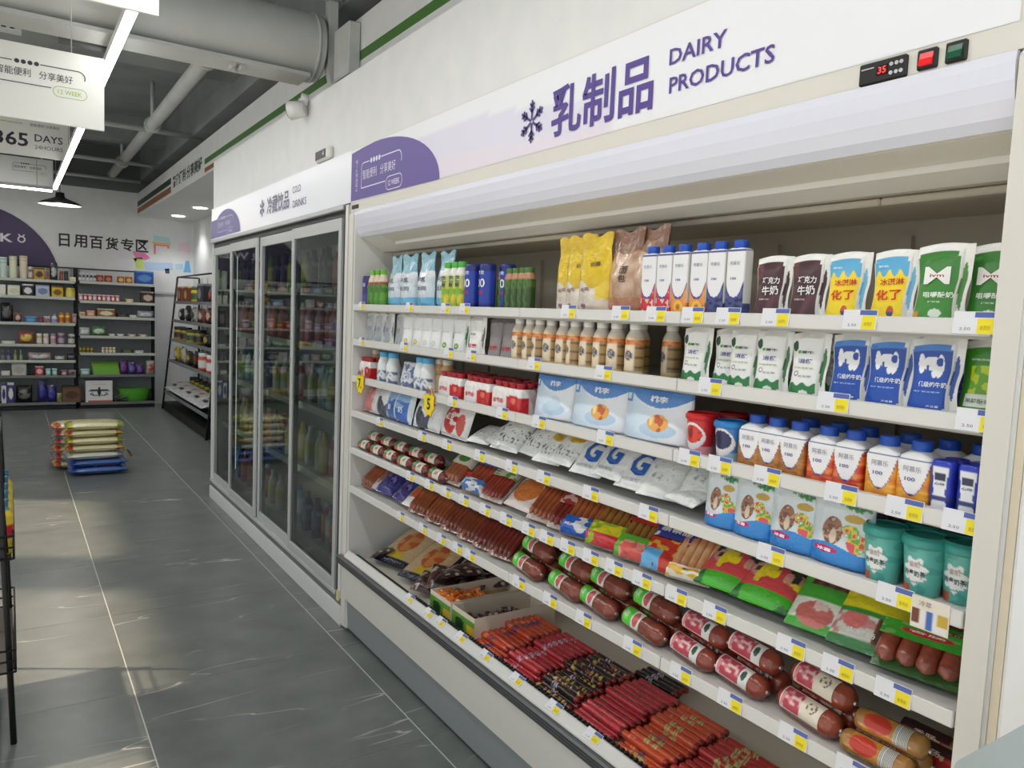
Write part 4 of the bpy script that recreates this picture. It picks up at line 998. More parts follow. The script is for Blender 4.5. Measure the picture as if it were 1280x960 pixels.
P_SV = flatpack(silver, .11, .095, [], 'milk_multipack')
row(P_SV, 'silver labelled milk multipack between the blue capped bottles', 'silver multipacks', [2.629], 1.28, SZ[2])

# fourth shelf
def nut(bg, k):
    def f(u, v):
        if v < .29 - .05 * math.sin(5 * u + k): 
            if inel(u, v, .32, .24, .22, .05): return (196, 36, 110)
            return (46, 138, 214)
        if inel(u, v, .40, .52, .17, .20): 
            n = vnoise(u * 24, v * 24); return (222, 200, 176) if inel(u, v, .42, .44, .06, .10) else (160, 104, 66) if n > .55 else (112, 72, 50) if n > .25 else (196, 156, 120)
        if inel(u, v, .68, .56, .14, .09) or inel(u, v, .80, .40, .15, .14):
            n = vnoise(u * 16 + k, v * 16); return (226, 80, 90) if n > .6 else (240, 206, 60) if n > .4 else (120, 180, 60) if n > .2 else (240, 236, 226)
        if inel(u, v, .78, .90, .20, .06): return (70, 150, 80) if vnoise(u * 22, v * 22) > .5 else (206, 224, 226)
        if inel(u, v, .72, .74, .16, .06): return (196, 160, 50)
        return mix((206, 220, 226), bg, v)
    return f
def nutpouch(k, w, h, bg):
    sh = Sheet(w, h, .06, lambda v: (0.0, 1.0), lambda u, v: (cl(math.sin(PI * u)) ** .4) * (1 - .82 * v) * cl(.5 + v * 9, 0, 1) + .02); p = Proto('nut_pouch', 'snack pouch')
    p.add('bag', sh.mesh('bag', CRINKLE, nut(bg, k), 72, 84, (200, 214, 222)), [LT('每日坚果', .16 * w, h * .915, sh.wrap(.003), (76, 140, 84), w * .42, h * .07, .02, -.05), LT('冰喜', -.18 * w, .24 * h, sh.wrap(.0025), (250, 240, 246), .26 * w, .05 * h, .03, -.02)])
    return p
for k, (y, w, lb) in enumerate(((1.082, .085, 'first from left'), (0.997, .095, 'second from left'), (0.901, .105, 'third from left'), (0.801, .118, 'largest, next to the teal cups'))):
    nutpouch(k, w, .120 + .002 * k, (222, 230, 232)).put('pale blue snack pouch with squirrel coloured nut picture, ' + lb, 'blue snack pouches', (1.275, y, SZ[3]), (0, 0, -PI / 2 + .05))
def teal(x, y, z):
    if y < 0:
        r = math.hypot(x / .021, (z - .042) / .026); a = math.atan2(z - .042, x)
        if r < .86 + .12 * math.sin(7 * a): return (236, 240, 238) if not (vnoise(x * 260, z * 260) > .8) else (150, 160, 160)
        if x < -.008 and z < .018: return (190, 90, 60)
    return (92, 178, 166) if vnoise(x * 90, z * 90) > .4 else (76, 160, 150)
P_TC = tub(teal, (60, 158, 146), name='milk_tea_cup', r0=.027, r1=.035, h=.082, texts=[('冷萃奶茶', 0, .038, (50, 52, 54), .034, .010), ('香飘', 0, .053, (206, 176, 176), .018, .010)], lidh=.018)
row(P_TC, 'teal milk tea cup with cloud label', 'teal milk tea cups', [0.718, 0.648, .594], 1.27, SZ[3], dx=[0, 0, .02])
row(P_TC, 'teal milk tea cup in the second row behind', 'second row teal cups', [.69, .625], 1.35, SZ[3])
def pillow(paint, w, h, d, texts=(), name='snack_bag', cat='bag', mat=None, back=None, nu=44, nv=44):
    sh = Sheet(w, h, d, None, lambda u, v: (cl(math.sin(PI * u)) ** .5) * (cl(math.sin(PI * cl((v - .05) / .9))) ** .45) + .01 + .04 * vnoise(u * 7 + 3, v * 7)); p = Proto(name, cat)
    p.add('bag', sh.mesh('bag', mat or CRINKLE, paint, nu, nv, back or paint(.02, .98)), [LT(t, cx * w, cz * h, sh.wrap(.003), c, wd * w, ht * h, bo, 0) for t, cx, cz, c, wd, ht, bo in texts]); return p
def gbag(u, v):
    return mix((242, 243, 241), (224, 226, 224), vnoise(u * 6, v * 5))
P_G = pillow(gbag, .115, .125, .035, [('G', .0, .56, (38, 92, 176), .50, .60, .03), ('鲜奶面包', -.06, .16, (130, 140, 160), .5, .07, .0)], 'milk_bread_bag')
P_GW = pillow(lambda u, v: (176, 182, 186) if vnoise(u * 16, v * 16) > .82 and .3 < v < .8 and .2 < u < .8 else gbag(u, v), .11, .12, .035, [], 'milk_bread_bag')
def mango(u, v):
    if inel(u, v, .62, .74, .3, .16): return (232, 196, 40) if vnoise(u * 7, v * 7) > .4 else (206, 160, 40)
    if .2 < v < .5 and vnoise(u * 20, v * 18) > .74: return (130, 134, 140)
    return gbag(u, v)
P_MG = pillow(mango, .11, .12, .035, [], 'milk_bread_bag')
def cookie(u, v):
    if v > .82: return (120, 96, 84) if vnoise(u * 9, v * 9) > .45 else (190, 180, 172)
    return (96, 98, 104) if .2 < v < .7 and vnoise(u * 20, v * 20) > .76 else gbag(u, v)
P_CK = pillow(cookie, .135, .13, .04, [], 'milk_bread_bag')
TIL = -.80
def lay(p, label, group, y, x, z, tilt=TIL, yaw=0.0, roll=0.0): p.put(label, group, (x, y, z), (tilt, roll, -PI / 2 + yaw))
G4 = 'white milk bread bags lying on fourth shelf'
lay(P_CK, 'white bread bag with cookie specks, left one', G4, 1.939, 1.262, SZ[3] + .022, yaw=.1)
lay(P_CK, 'white bread bag with cookie specks, right one', G4, 1.800, 1.264, SZ[3] + .03, yaw=-.1)
lay(P_MG, 'white bread bag with yellow mango print, left one', G4, 1.713, 1.258, SZ[3] + .024, yaw=.15)
lay(P_MG, 'white bread bag with yellow mango print, right one', G4, 1.649, 1.256, SZ[3] + .034, yaw=-.05)
lay(P_G, 'white bread bag with big blue G, leftmost', G4, 1.533, 1.255, SZ[3] + .026, yaw=.1)
lay(P_G, 'white bread bag with big blue G, overlapping in the middle', G4, 1.449, 1.253, SZ[3] + .036, yaw=-.06)
lay(P_G, 'white bread bag with big blue G, rightmost', G4, 1.353, 1.253, SZ[3] + .026, yaw=.05)
lay(P_G, 'white bread bag with blue G lying deeper behind the others', G4, 1.45, 1.36, SZ[3] + .02)
lay(P_G, 'white bread bag with blue G lying deeper, under the bread packs', G4, 1.30, 1.37, SZ[3] + .02, yaw=.2)
lay(P_GW, 'crumpled plain white bread bag beside the blue G bags', G4, 1.271, 1.256, SZ[3] + .024, yaw=.2)
lay(P_GW, 'crumpled plain white bread bag lying in the middle gap', G4, 1.194, 1.250, SZ[3] + .030, tilt=-1.15, yaw=-.15)
lay(P_GW, 'crumpled plain white bread bag against the blue snack pouches', G4, 1.155, 1.275, SZ[3] + .040, tilt=-.9, yaw=.3)
lay(P_GW, 'plain white bread bag lying deeper behind', G4, 1.17, 1.37, SZ[3] + .02, yaw=.3)
lay(P_GW, 'plain white bread bag at the foot of the cheese blocks', G4, 2.093, 1.258, SZ[3] + .020, tilt=-1.2, yaw=.2)
lay(P_GW, 'plain white bread bag beside the cookie specked ones', G4, 2.014, 1.262, SZ[3] + .030, tilt=-1.0, yaw=-.2)
def redw(u, v):
    if u < .06: return (80, 110, 130)
    if inel(u, v, .42, .5, .26, .42): return (206, 44, 40) if vnoise(u * 8, v * 8) > .28 else (236, 226, 222)
    if inel(u, v, .78, .38, .12, .30): return (206, 70, 54)
    return (240, 238, 236)
pillow(redw, .19, .125, .05, [('红豆', -.06, .55, (240, 236, 232), .26, .2, .02)], 'bread_bag').put('large white bread bag with red panels leaning on fourth shelf', 'far fourth shelf bags', (1.275, 2.277, SZ[3] + .008), (-.32, 0, -PI / 2))
def bluew(u, v):
    if .10 < u < .46 or .52 < u < .9:
        return (44, 110, 196) if v < .7 and vnoise(u * 7, v * 6) > .3 else (150, 196, 232)
    return (222, 230, 238)
pillow(bluew, .24, .118, .05, [('鲜', -.22, .4, (232, 240, 250), .14, .2, .02), ('奶', .2, .4, (232, 240, 250), .14, .2, .02)], 'bread_bag').put('pair of blue and white milk packs in one clear wrap', 'far fourth shelf bags', (1.27, 2.713, SZ[3] + .006), (-.2, 0, -PI / 2))
def cowp(u, v): return (60, 64, 84) if vnoise(u * 5, v * 5) > .55 else (232, 234, 236)
P_CP = pillow(cowp, .13, .115, .045, [], 'bread_bag')
P_CP.put('white bag with dark cow patches beside the blue packs', 'far fourth shelf bags', (1.268, 2.510, SZ[3] + .008), (-.3, 0, -PI / 2))
P_GW.put('white bag standing beside the cow patched bag', 'far fourth shelf bags', (1.268, 2.420, SZ[3] + .008), (-.4, 0, -PI / 2))
P_CP.put('cow patched bag near the far left end of fourth shelf', 'far fourth shelf bags', (1.268, 2.865, SZ[3] + .008), (-.25, 0, -PI / 2))
P_GW.put('white bag near the far left end of fourth shelf', 'far fourth shelf bags', (1.268, 2.935, SZ[3] + .008), (-.3, 0, -PI / 2))
pillow(lambda u, v: (214, 120, 110) if vnoise(u * 5, v * 5) > .4 else (226, 160, 150), .11, .11, .04, [], 'bread_bag').put('pink bag at the far left end of fourth shelf', 'far fourth shelf bags', (1.268, 2.998, SZ[3] + .008), (-.3, 0, -PI / 2))
P_CH = Proto('cheese_box', 'box')
_cb = Solid([(0, .036, .03, .005), (.04, .036, .03, .005)])
P_CH.add('box_body', _cb.mesh('box_body', CARD, lambda x, y, z: (226, 220, 198) if z < .032 else (206, 60, 50), 32, .006), [LT('奶酪', 0, .018, _cb.wrap(.001), (150, 120, 90), .03, .012)])
kx = [(2.02, 0, 'bottom row, left'), (1.94, 0, 'bottom row, middle'), (1.86, 0, 'bottom row, right'), (2.02, 1, 'upper row, left'), (1.94, 1, 'upper row, middle'), (1.86, 1, 'upper row, right')]
for y, r, t in kx: P_CH.put('cream cheese box stacked behind the white bags, ' + t, 'cream cheese boxes', (1.40, y, SZ[3] + .0405 * r))

# ------------------------------------------------------------------ sausages and meats
def capsule(L, r, col, axis='x', nu=14, nl=12, end=.35, mat=None, name='sausage'):
    def pos(u, v):
        t = v * 2 - 1; e = cl((abs(t) - (1 - end)) / end); rr = r * math.sqrt(max(0.0, 1 - e * e)) + (r * .10 if e > .97 else 0)
        a = 2 * PI * u; p = (t * L / 2, rr * math.cos(a), rr * math.sin(a))
        return p if axis == 'x' else (p[1], p[2], p[0])
    return MB().quadgrid(nu, nl, pos, col, close=True).mesh(name, mat or CASING)
def arcpatch(L0, L1, r, a0, a1, paint, nu=64, nv=32, name='label', mat=None):
    def pos(u, v): a = a0 + (a1 - a0) * v; return (L0 + (L1 - L0) * u, -r * math.cos(a), r * math.sin(a))
    return MB().quadgrid(nu, nv, pos, paint).mesh(name, mat or FILM)
def awrap(r, ac=.6): 
    def f(x, z): a = ac + z / r; return (x, -(r + .0012) * math.cos(a), (r + .0012) * math.sin(a))
    return f
def chub(L, r, c1, c2, lp, l0, l1, texts=(), end=.30):
    p = Proto('ham_sausage', 'sausage')
    p.add('casing', capsule(L, r, lambda u, v: mix(c1, c2, vnoise(u * 9, v * 14)), nu=22, nl=22, end=end, name='casing'))
    wr = awrap(r + .0008)
    p.add('label', arcpatch(l0 * L, l1 * L, r + .0008, -.35, 1.55, lp), [LT(t, cx * L, cz * r, wr, c, wd * L, ht * r, .02) for t, cx, cz, c, wd, ht in texts])
    for s in (-1, 1): p.add('end_clip', MB().tube((s * (L / 2 - .003), 0, 0), (s * (L / 2 + .004), 0, 0), .004, 8).mesh('end_clip', ALU))
    return p
def lab_green(u, v):
    if u < .52: return (92, 214, 66) if not (.25 < v < .75 and .08 < u < .3 and vnoise(u * 40, v * 9) > .6) else (210, 240, 190)
    if u < .9: return (206, 96, 100) if inel(u, v, .74, .5, .16, .4) else (236, 232, 228)
    return (226, 226, 220) if v > .12 else (120, 200, 90)
def lab_pink(u, v):
    if u < .04 or u > .96 or v < .06 or v > .94: return (238, 230, 220)
    if u > .72: return (236, 238, 234) if not inel(u, v, .84, .55, .07, .22) else (70, 100, 84)
    n = vnoise(u * 11, v * 8); return (196, 72, 92) if n > .5 else (226, 140, 146) if n > .25 else (240, 206, 200)
def lab_pink2(u, v):
    if u > .5: return (242, 232, 214) if not inel(u, v, .76, .6, .13, .22) else (120, 110, 100) if vnoise(u * 30, v * 12) > .5 else (240, 226, 200)
    return lab_pink(u * 1.3, v)
def lab_gold(u, v):
    if u > .68: return (226, 226, 220) if int(u * 60) % 2 else (90, 90, 90)
    return (206, 60, 40) if inel(u, v, .3, .5, .32, .42) else (196, 140, 60)
def lab_gold2(u, v): return (60, 26, 26) if v > .5 else (190, 40, 40) if vnoise(u * 9, v * 9) > .35 else (230, 190, 150)
HAM1, HAM2 = (150, 72, 50), (120, 54, 40)
P_H1 = chub(.166, .0262, HAM1, HAM2, lab_green, -.36, .06, [('火腿', -.27, .1, (232, 248, 226), .12, .45)])
P_H2 = chub(.148, .0255, (158, 72, 52), (130, 56, 42), lab_pink, -.36, .28, [('腿', .17, .1, (60, 90, 76), .07, .5)], .36)
P_H3 = chub(.150, .0260, (166, 80, 54), (138, 62, 44), lab_pink2, -.34, .30, [], .36)
P_H4 = chub(.135, .0210, (196, 146, 78), (160, 112, 56), lab_gold, -.30, .30, [], .25)
P_H5 = chub(.135, .0210, (186, 136, 70), (150, 104, 50), lab_gold2, -.44, .22, [('香肠', -.1, .0, (240, 226, 210), .3, .5)], .25)
RT = (0, 0, -PI / 2 - .16)
def stack3(p, r, y, who, grp, z=SZ[5], x0=1.2615):
    e = r + .0008
    p.put('%s, lower front one' % who, grp, (x0 + .012, y, z + e), RT); p.put('%s, lower one behind' % who, grp, (x0 + .012 + 2 * e + .003, y - .008, z + e), RT)
    p.put('%s, resting on top' % who, grp, (x0 + .012 + e + .0015, y - .006, z + e + math.sqrt(3) * e + .001), RT)
GH = 'ham sausages on the lowest shelf'
for k, px in enumerate((1.788, 1.605 - .0, 1.467, 1.296)): stack3(P_H1, .0270, px, 'green labelled ham sausage, %s stack from left' % ORD[k], GH)
for k, (px, p, t) in enumerate(((1.137, P_H2, 'ham sausage with pink meat label, left stack'), (1.002, P_H2, 'ham sausage with pink meat label, right stack'), (0.840, P_H3, 'ham sausage with pink and cream label'))): stack3(p, .0263, px, t, GH)
P_H4.put('golden sausage with red label beside the cream labelled ham', GH, (1.258, 0.704 - .01, SZ[5] + .022))
P_H5.put('golden sausage with dark red label lying behind', GH, (1.303, 0.704 - .015, SZ[5] + .022))
P_H4.put('golden sausage with red label on top of the pair', GH, (1.281, 0.704 - .02, SZ[5] + .060))
P_H5.put('golden sausage in the dark right corner', GH, (1.348, .63, SZ[5] + .022))
P_H5.put('golden sausage behind the stack in the right corner', GH, (1.392, .66, SZ[5] + .022))

def spack(n, L, r, col, labels, film=(206, 190, 180), texts=(), fat=1.0, name='sausage_pack', margin=.007, cols2=None):
    """lying pack: sausages side by side, film sheet behind, printed panels across"""
    p = Proto(name, 'sausage pack'); W = n * 2 * r + 2 * margin; Hh = L + 2 * margin
    sh = Sheet(W, Hh, .006, None, lambda u, v: .25 + .5 * vnoise(u * 6, v * 8)); p.add('film', sh.mesh('film', CRINKLE, lambda u, v: film, 10, 12, film))
    sm = capsule(L, r, lambda u, v: mix(col, cols2 or tuple(c * .72 for c in col), vnoise(u * 7, v * 9)), axis='z', nu=12, nl=10)
    for i in range(n):
        me = sm.copy(); dx = -r * (n - 1) + 2 * r * i
        for v in me.vertices: v.co += Vector((dx, -r - .003, Hh / 2 + (hsh(i, n) - .5) * .008))
        p.add('sausage', me)
    yf = lambda x: -(2 * r + .0045) if abs(x) < n * r else -(2 * r + .0045) + (abs(x) - n * r) / margin * 2 * r
    for z0, z1, paint in labels:
        def pos(u, v): x = -W / 2 * .98 + W * .98 * u; return (x, yf(x) * (1 if z0 > .05 and z1 < .95 else cl(.25 + min(abs(v - (0 if z0 <= .05 else 1)) * 3, 1))) - .0008, Hh * (z0 + (z1 - z0) * v))
        p.add('label', MB().quadgrid(44, 30, pos, paint).mesh('label', CRINKLE), [LT(t, cx * W, Hh * (z0 + (z1 - z0) * cz), lambda x, z: (x, yf(x) - .0030, z), c, wd * W, ht * Hh, .02) for t, cx, cz, c, wd, ht, zz in texts if zz == z0])
    return p
def two(c1, c2, s=6, k=.5): return lambda u, v: c1 if vnoise(u * s + c1[0], v * s) > k else c2
def plain(c): return lambda u, v: c
LIE = -.86
def layp(p, lb, grp, y, z, x=1.262, yaw=.0, tilt=LIE): p.put(lb, grp, (x, y, z), (tilt, 0, -PI / 2 + yaw))
G5 = 'meat packs on fifth shelf'; z5 = SZ[4] + .010
layp(spack(5, .13, .010, (196, 108, 56), [(.0, .34, lambda u, v: (226, 226, 230) if inel(u, v, .62, .6, .22, .5) and vnoise(u * 5, v * 5) > .35 else (30, 96, 190))], texts=[('鸡肉肠', -.1, .4, (240, 240, 244), .5, .07, .0)]), 'hot dog pack with blue label across the base', G5, 1.561, z5, yaw=.25)
def yg(u, v): return (206, 50, 60) if v < .45 and vnoise(u * 5, v * 4) > .3 else (226, 214, 40) if vnoise(u * 4, v * 4) > .4 else (150, 190, 40)
layp(spack(5, .14, .011, (176, 120, 50), [(.0, .40, yg), (.80, .99, plain((30, 28, 32)))], texts=[('爆汁', 0, .5, (236, 236, 236), .4, .08, .80)]), 'sausage pack with yellow and red base and black top label', G5, 1.449, z5, yaw=.2)
layp(spack(5, .14, .0105, (168, 118, 52), [(.0, .36, lambda u, v: (92, 176, 50) if v > .7 or u < .16 else (222, 96, 90) if vnoise(u * 6, v * 6) > .4 else (236, 160, 140)), (.62, .94, lambda u, v: (196, 40, 44) if v < .25 else (28, 26, 30))], texts=[('台式烤肠', 0, .55, (236, 236, 236), .8, .10, .62)]), 'sausage pack with watermelon red base and black brush label', G5, 1.340, z5, yaw=.2)
layp(spack(5, .14, .011, (190, 60, 40), [(.0, .50, lambda u, v: (96, 176, 226) if u < .45 and v < .6 else (200, 50, 36) if vnoise(u * 5, v * 6) > .35 else (226, 170, 60)), (.52, .82, lambda u, v: (36, 60, 150) if vnoise(u * 9, v * 5) > .3 else (226, 226, 236))], texts=[('亲亲肠', 0, .5, (240, 240, 246), .7, .09, .52)]), 'red sausage pack with a blue lettered middle band', G5, 1.242, z5, yaw=.18)
cs = spack(5, .12, .0095, (240, 214, 170), [(.0, .18, two((236, 190, 70), (240, 232, 220)))], film=(236, 228, 214), name='crab_stick_pack', cols2=(226, 140, 90), texts=[('蟹', 0, .5, (60, 60, 60), .2, .06, .0)])
layp(cs, 'pale crab stick pack in clear film', G5, 1.161, z5 + .006, yaw=.3, tilt=-.95)
layp(spack(6, .105, .0085, (176, 62, 44), [(.72, .98, two((96, 170, 60), (220, 210, 190)))]), 'small red sausage pack with green top', G5, 2.002, z5, yaw=.1)
def orr(u, v): return (214, 122, 50) if inel(u, v, .5, .58, .44, .40) else (236, 224, 218)
lb_ = pillow(orr, .135, .12, .032, [], 'meat_pack', 'meat pack')
layp(lb_, 'round orange meat pack in white wrap', G5, 1.856, z5 + .01)
layp(spack(6, .12, .0095, (190, 96, 50), [(.8, .99, plain((206, 170, 140)))]), 'brown orange sausage bundle in clear film', G5, 1.724, z5, yaw=.15)
layp(spack(5, .11, .0095, (150, 44, 34), [(.60, .98, two((226, 190, 180), (160, 50, 46)))]), 'dark red sausage pack beside the hot dogs', G5, 1.632, z5, yaw=.15)
P_RS = pillow(two((196, 84, 40), (220, 110, 54), 9), .15, .11, .045, [], 'meat_pack', 'meat pack')
P_RS.put('orange crumbed meat bag deeper behind the round pack', G5, (1.40, 1.756 + .0, z5 + .02), (-.8, 0, -PI / 2))
rb = Proto('luncheon_meat_box', 'box'); _rb = Solid([(0, .085, .032, .006), (.05, .085, .032, .006)])
rb.add('box_body', _rb.mesh('box_body', PLASTIC, lambda x, y, z: (206, 44, 44) if z > .018 else (170, 30, 32), 40, .008), [LT('午餐肉', 0, .026, _rb.wrap(.001), (240, 200, 190), .09, .018)])
rb.put('bright red luncheon meat box on fifth shelf', G5, (1.33, 2.209, SZ[4] + .012), (0, 0, -PI / 2 + .06))
layp(spack(4, .12, .012, (186, 80, 50), [(.0, .30, two((70, 130, 200), (226, 226, 230))), (.75, .99, plain((60, 120, 190)))]), 'sausage pack with light blue film', G5, 2.112, z5, yaw=.1)
layp(spack(4, .115, .012, (196, 110, 70), [(.55, .98, lambda u, v: (226, 220, 200) if not inel(u, v, .5, .5, .3, .3) else (90, 150, 60))]), 'meat pack with green sprig label', G5, 2.259, z5, yaw=.05)
def lab_ham(u, v): return (232, 226, 210) if u > .35 else (60, 140, 70) if v > .3 else (220, 90, 80)
P_CH2 = chub(.115, .0225, (128, 50, 40), (96, 36, 30), lab_ham, -.30, .34, [('火腿', .12, .0, (150, 60, 50), .2, .6)])
pos5 = [446, 458, 471, 484, 497, 511, 527, 545]
for k, y in enumerate((2.99, 2.86, 2.73, 2.60, 2.47, 2.34)):
    P_CH2.put('small ham sausage at the far left of fifth shelf, lower row, %s from left' % ORD[k], G5, (1.2585, y, SZ[4] + .0235))
    P_CH2.put('small ham sausage at the far left of fifth shelf, inner row, %s from left' % ORD[k], G5, (1.306, y - .02, SZ[4] + .0235))
    if k < 5: P_CH2.put('small ham sausage at the far left of fifth shelf, top row, %s from left' % ORD[k], G5, (1.282, y - .05, SZ[4] + .0645))
# green bags of sausages to the right of the crab sticks
def gb(u, v):
    if v < .22: return (70, 186, 40) if vnoise(u * 9, v * 4) > .4 else (30, 110, 36)
    if v < .62: return (216, 70, 80) if vnoise(u * 6 + 2, v * 6) > .6 else (240, 220, 30) if vnoise(u * 5, v * 5) > .55 else (214, 150, 140) if vnoise(u * 8, v * 8) > .3 else (40, 36, 34)
    return (24, 64, 34) if vnoise(u * 6, v * 6) > .3 else (190, 206, 196)
P_GB = pillow(gb, .135, .15, .05, [('鸡肉', .0, .80, (226, 236, 228), .5, .10, .02)], 'sausage_bag', 'sausage bag')
layp(P_GB, 'dark green sausage bag with bright base, left one', G5, 1.068, z5 + .018, yaw=.12, tilt=-1.0)
layp(P_GB, 'dark green sausage bag with bright base, right one', G5, 0.969, z5 + .018, yaw=.08, tilt=-1.0)
P_GB.put('dark green sausage bag lying deeper behind', G5, (1.41, .96, z5 + .015), (-.95, 0, -PI / 2))
def jer(u, v):
    if v > .62 and .16 < u < .84: return (112, 66, 50) if int(u * 11) % 2 else (86, 48, 38)
    if inel(u, v, .42, .22, .30, .17): return (206, 110, 104) if vnoise(u * 9, v * 9) > .4 else (232, 196, 190)
    if .12 < v < .42 and u < .8: return (226, 232, 218)
    return (64, 166, 50)
layp(pillow(jer, .125, .15, .03, [('肉', .05, .86, (220, 190, 150), .3, .12, .02)], 'sausage_bag', 'sausage bag'), 'bright green sausage bag with brown window', G5, 0.837, z5 + .010, yaw=.12, tilt=-.82)
def ybl(u, v):
    if v > .78: return (26, 40, 110) if vnoise(u * 6, v * 3) > .2 else (180, 196, 230)
    if v > .50: return (232, 220, 30)
    if v > .44: return (50, 140, 60)
    if inel(u, v, .30, .36, .17, .13): return (226, 120, 120)
    if u > .60 and .1 < v < .44: return (130, 84, 60) if int(u * 16) % 2 else (100, 62, 48)
    if v < .12: return (40, 120, 50)
    return (226, 226, 214) if vnoise(u * 9, v * 9) > .4 else (214, 150, 150)
layp(pillow(ybl, .13, .15, .032, [('大肉王', .02, .87, (226, 226, 240), .7, .09, .02), ('火腿肠', -.05, .2, (240, 240, 240), .4, .07, .02)], 'sausage_bag', 'sausage bag'), 'yellow and navy sausage bag with green edge', G5, 0.743, z5 + .010, yaw=.12, tilt=-.82)
P_GS = spack(4, .075, .0165, (172, 84, 62), [(.52, .99, lambda u, v: (206, 40, 50) if inel(u, v, .55, .42, .3, .14) else (226, 236, 220) if v > .82 else (60, 164, 50) if vnoise(u * 6, v * 6) > .3 else (120, 190, 90))], film=(70, 110, 60), texts=[('香肠', .05, .42, (240, 226, 220), .4, .05, .52)])
layp(P_GS, 'fat brown sausages in a green topped clear pack', G5, 0.644, z5 + .004, yaw=.15, tilt=-.85)
layp(P_GS, 'fat brown sausages pack half hidden by the right post', G5, .628, z5 + .004, x=1.30, yaw=.05, tilt=-1.0)
P_GB.put('dark green bag in the shadow behind the yellow bag', G5, (1.42, .80, z5 + .012), (-1.0, 0, -PI / 2))
P_GB.put('dark green bag in the shadow behind the fat sausages', G5, (1.42, .66, z5 + .012), (-1.0, 0, -PI / 2))
# lowest shelf, left part
G6 = 'meat packs on the lowest shelf'; z6 = SZ[5] + .010
dry = [spack(5, .115, .0105, c, [(.78, .99, two((150, 90, 70), (206, 190, 176)))], film=(150, 110, 96)) for c in ((176, 92, 52), (150, 70, 42), (140, 50, 38))]
for k, px in enumerate((2.508, 2.373, 2.248, 2.132, 2.029, 1.933)):
    layp(dry[0 if k < 2 else 1 if k < 4 else 2], 'dried sausage pack on the lowest shelf, %s from left' % ORD[k], G6, px, z6, yaw=.18)
for k, px in enumerate((2.12, 1.98, 1.86)): dry[2].put('dried sausage pack deeper on the lowest shelf, %s from left' % ORD[k], G6, (1.38, px, z6 + .02), (-.9, 0, -PI / 2))
def bp_(u, v): return (52, 44, 130) if vnoise(u * 6, v * 6) > .42 else (30, 28, 76) if vnoise(u * 9, v * 9) > .4 else (120, 110, 180)
P_BP = pillow(bp_, .13, .12, .04, [], 'snack_bag', 'snack bag')
layp(P_BP, 'shiny blue purple snack bag on the lowest shelf, left one', G6, 2.822, z6 + .012, yaw=.1)
layp(P_BP, 'shiny blue purple snack bag on the lowest shelf, right one', G6, 2.676, z6 + .014, yaw=-.05)
layp(pillow(lambda u, v: (236, 232, 226) if v < .3 else (214, 70, 50) if vnoise(u * 5, v * 5) > .5 else (120, 170, 60), .12, .12, .035, [], 'snack_bag', 'snack bag'), 'white red and green bag beside the purple ones', G6, 2.569, z6 + .012, yaw=.1)
layp(dry[0], 'brown sausage pack at the far left end of the lowest shelf', G6, 2.985, z6, yaw=.03)
layp(pillow(two((206, 196, 190), (150, 90, 70)), .11, .11, .03, [], 'snack_bag', 'snack bag'), 'pale meat bag next to the far left sausage pack', G6, 2.885, z6 + .01, yaw=.03)

# ------------------------------------------------------------------ the bottom tray
TZ = .3155
def stick(c, mark, k):
    def f(u, v):
        if v < .06 or v > .94: return (150, 40, 36)
        m = mark(u, v, k); return m if m else c
    p = Proto('sausage_stick', 'sausage'); p.add('casing', capsule(.166, .0108, f, nu=12, nl=44, end=.10, name='casing')); return p
def mk_band(u, v, k): return (60, 66, 120) if .35 < v < .52 and .1 < u < .6 and vnoise(u * 8, v * 50) > .4 else (236, 150, 110) if .2 < v < .3 and vnoise(u * 6, v * 40) > .6 else None
def mk_white(u, v, k): return (206, 190, 214) if .30 < v < .46 and vnoise(u * 8, v * 60) > .55 else None
def mk_dots(u, v, k):
    n = vnoise(u * 5, v * 26 + k * 3); return (214, 196, 80) if n > .72 else (206, 110, 90) if n > .62 else None
def mk_green(u, v, k): return (190, 196, 120) if .3 < v < .62 and vnoise(u * 6, v * 70) > .5 else None
def mk_red(u, v, k): return (150, 50, 60) if vnoise(u * 4, v * 40) > .68 else None
SG = [('orange red sausage stick', 2.005, stick((214, 76, 36), mk_band, 0), None, 11, 'behind the price rail, beside the beige boxes'),
      ('crimson sausage stick', 1.833, stick((196, 34, 52), mk_white, 0), stick((206, 50, 58), mk_white, 1), 11, ''),
      ('black patterned sausage stick', 1.655, stick((34, 28, 30), mk_dots, 0), stick((44, 30, 32), mk_white, 1), 11, ''),
      ('pinkish red sausage stick', 1.472, stick((206, 50, 62), mk_red, 0), None, 11, ''),
      ('orange sausage stick', 1.300, stick((222, 88, 44), mk_green, 0), stick((216, 80, 40), mk_band, 2), 11, ''),
      ('dark red sausage stick', 1.125, stick((190, 44, 40), mk_green, 0), None, 10, '')]
for nm, yc, pa, pb, n, _ in SG:
    cnt = 0
    for lay_, (cntn, xs) in enumerate(((n, 1.283), (n - 2, 1.306), (n - 5, 1.3972))):
        for i in range(cntn):
            x = xs + i * .0228; z = TZ + .0114 + lay_ * .0196
            pr = pb if (pb and (i + lay_) % 3 == 1) else pa
            o = pr.put('%s, %s layer, %s from the rail' % (nm, ('bottom', 'middle', 'top')[lay_], ORD[i]), nm + 's in the tray', (x, yc + random.uniform(-.006, .006), z), (random.uniform(0, 6), 0, 0))
            o.rotation_euler = (random.uniform(0, 6.28), 0, -PI / 2 + random.uniform(-.015, .015))
P_BK = stick((30, 26, 30), mk_white, 3)
for i in range(6):
    o = P_BK.put('plain black sausage stick at the back of the tray, %s of six' % ORD[i], 'plain black sausage sticks', (1.560 + .0232 * (i % 3) + (.011 if i > 2 else 0), 1.56 - .02 * (i // 3), TZ + .0114 + .0197 * (i // 3)), (0, 0, -PI / 2 + .02))
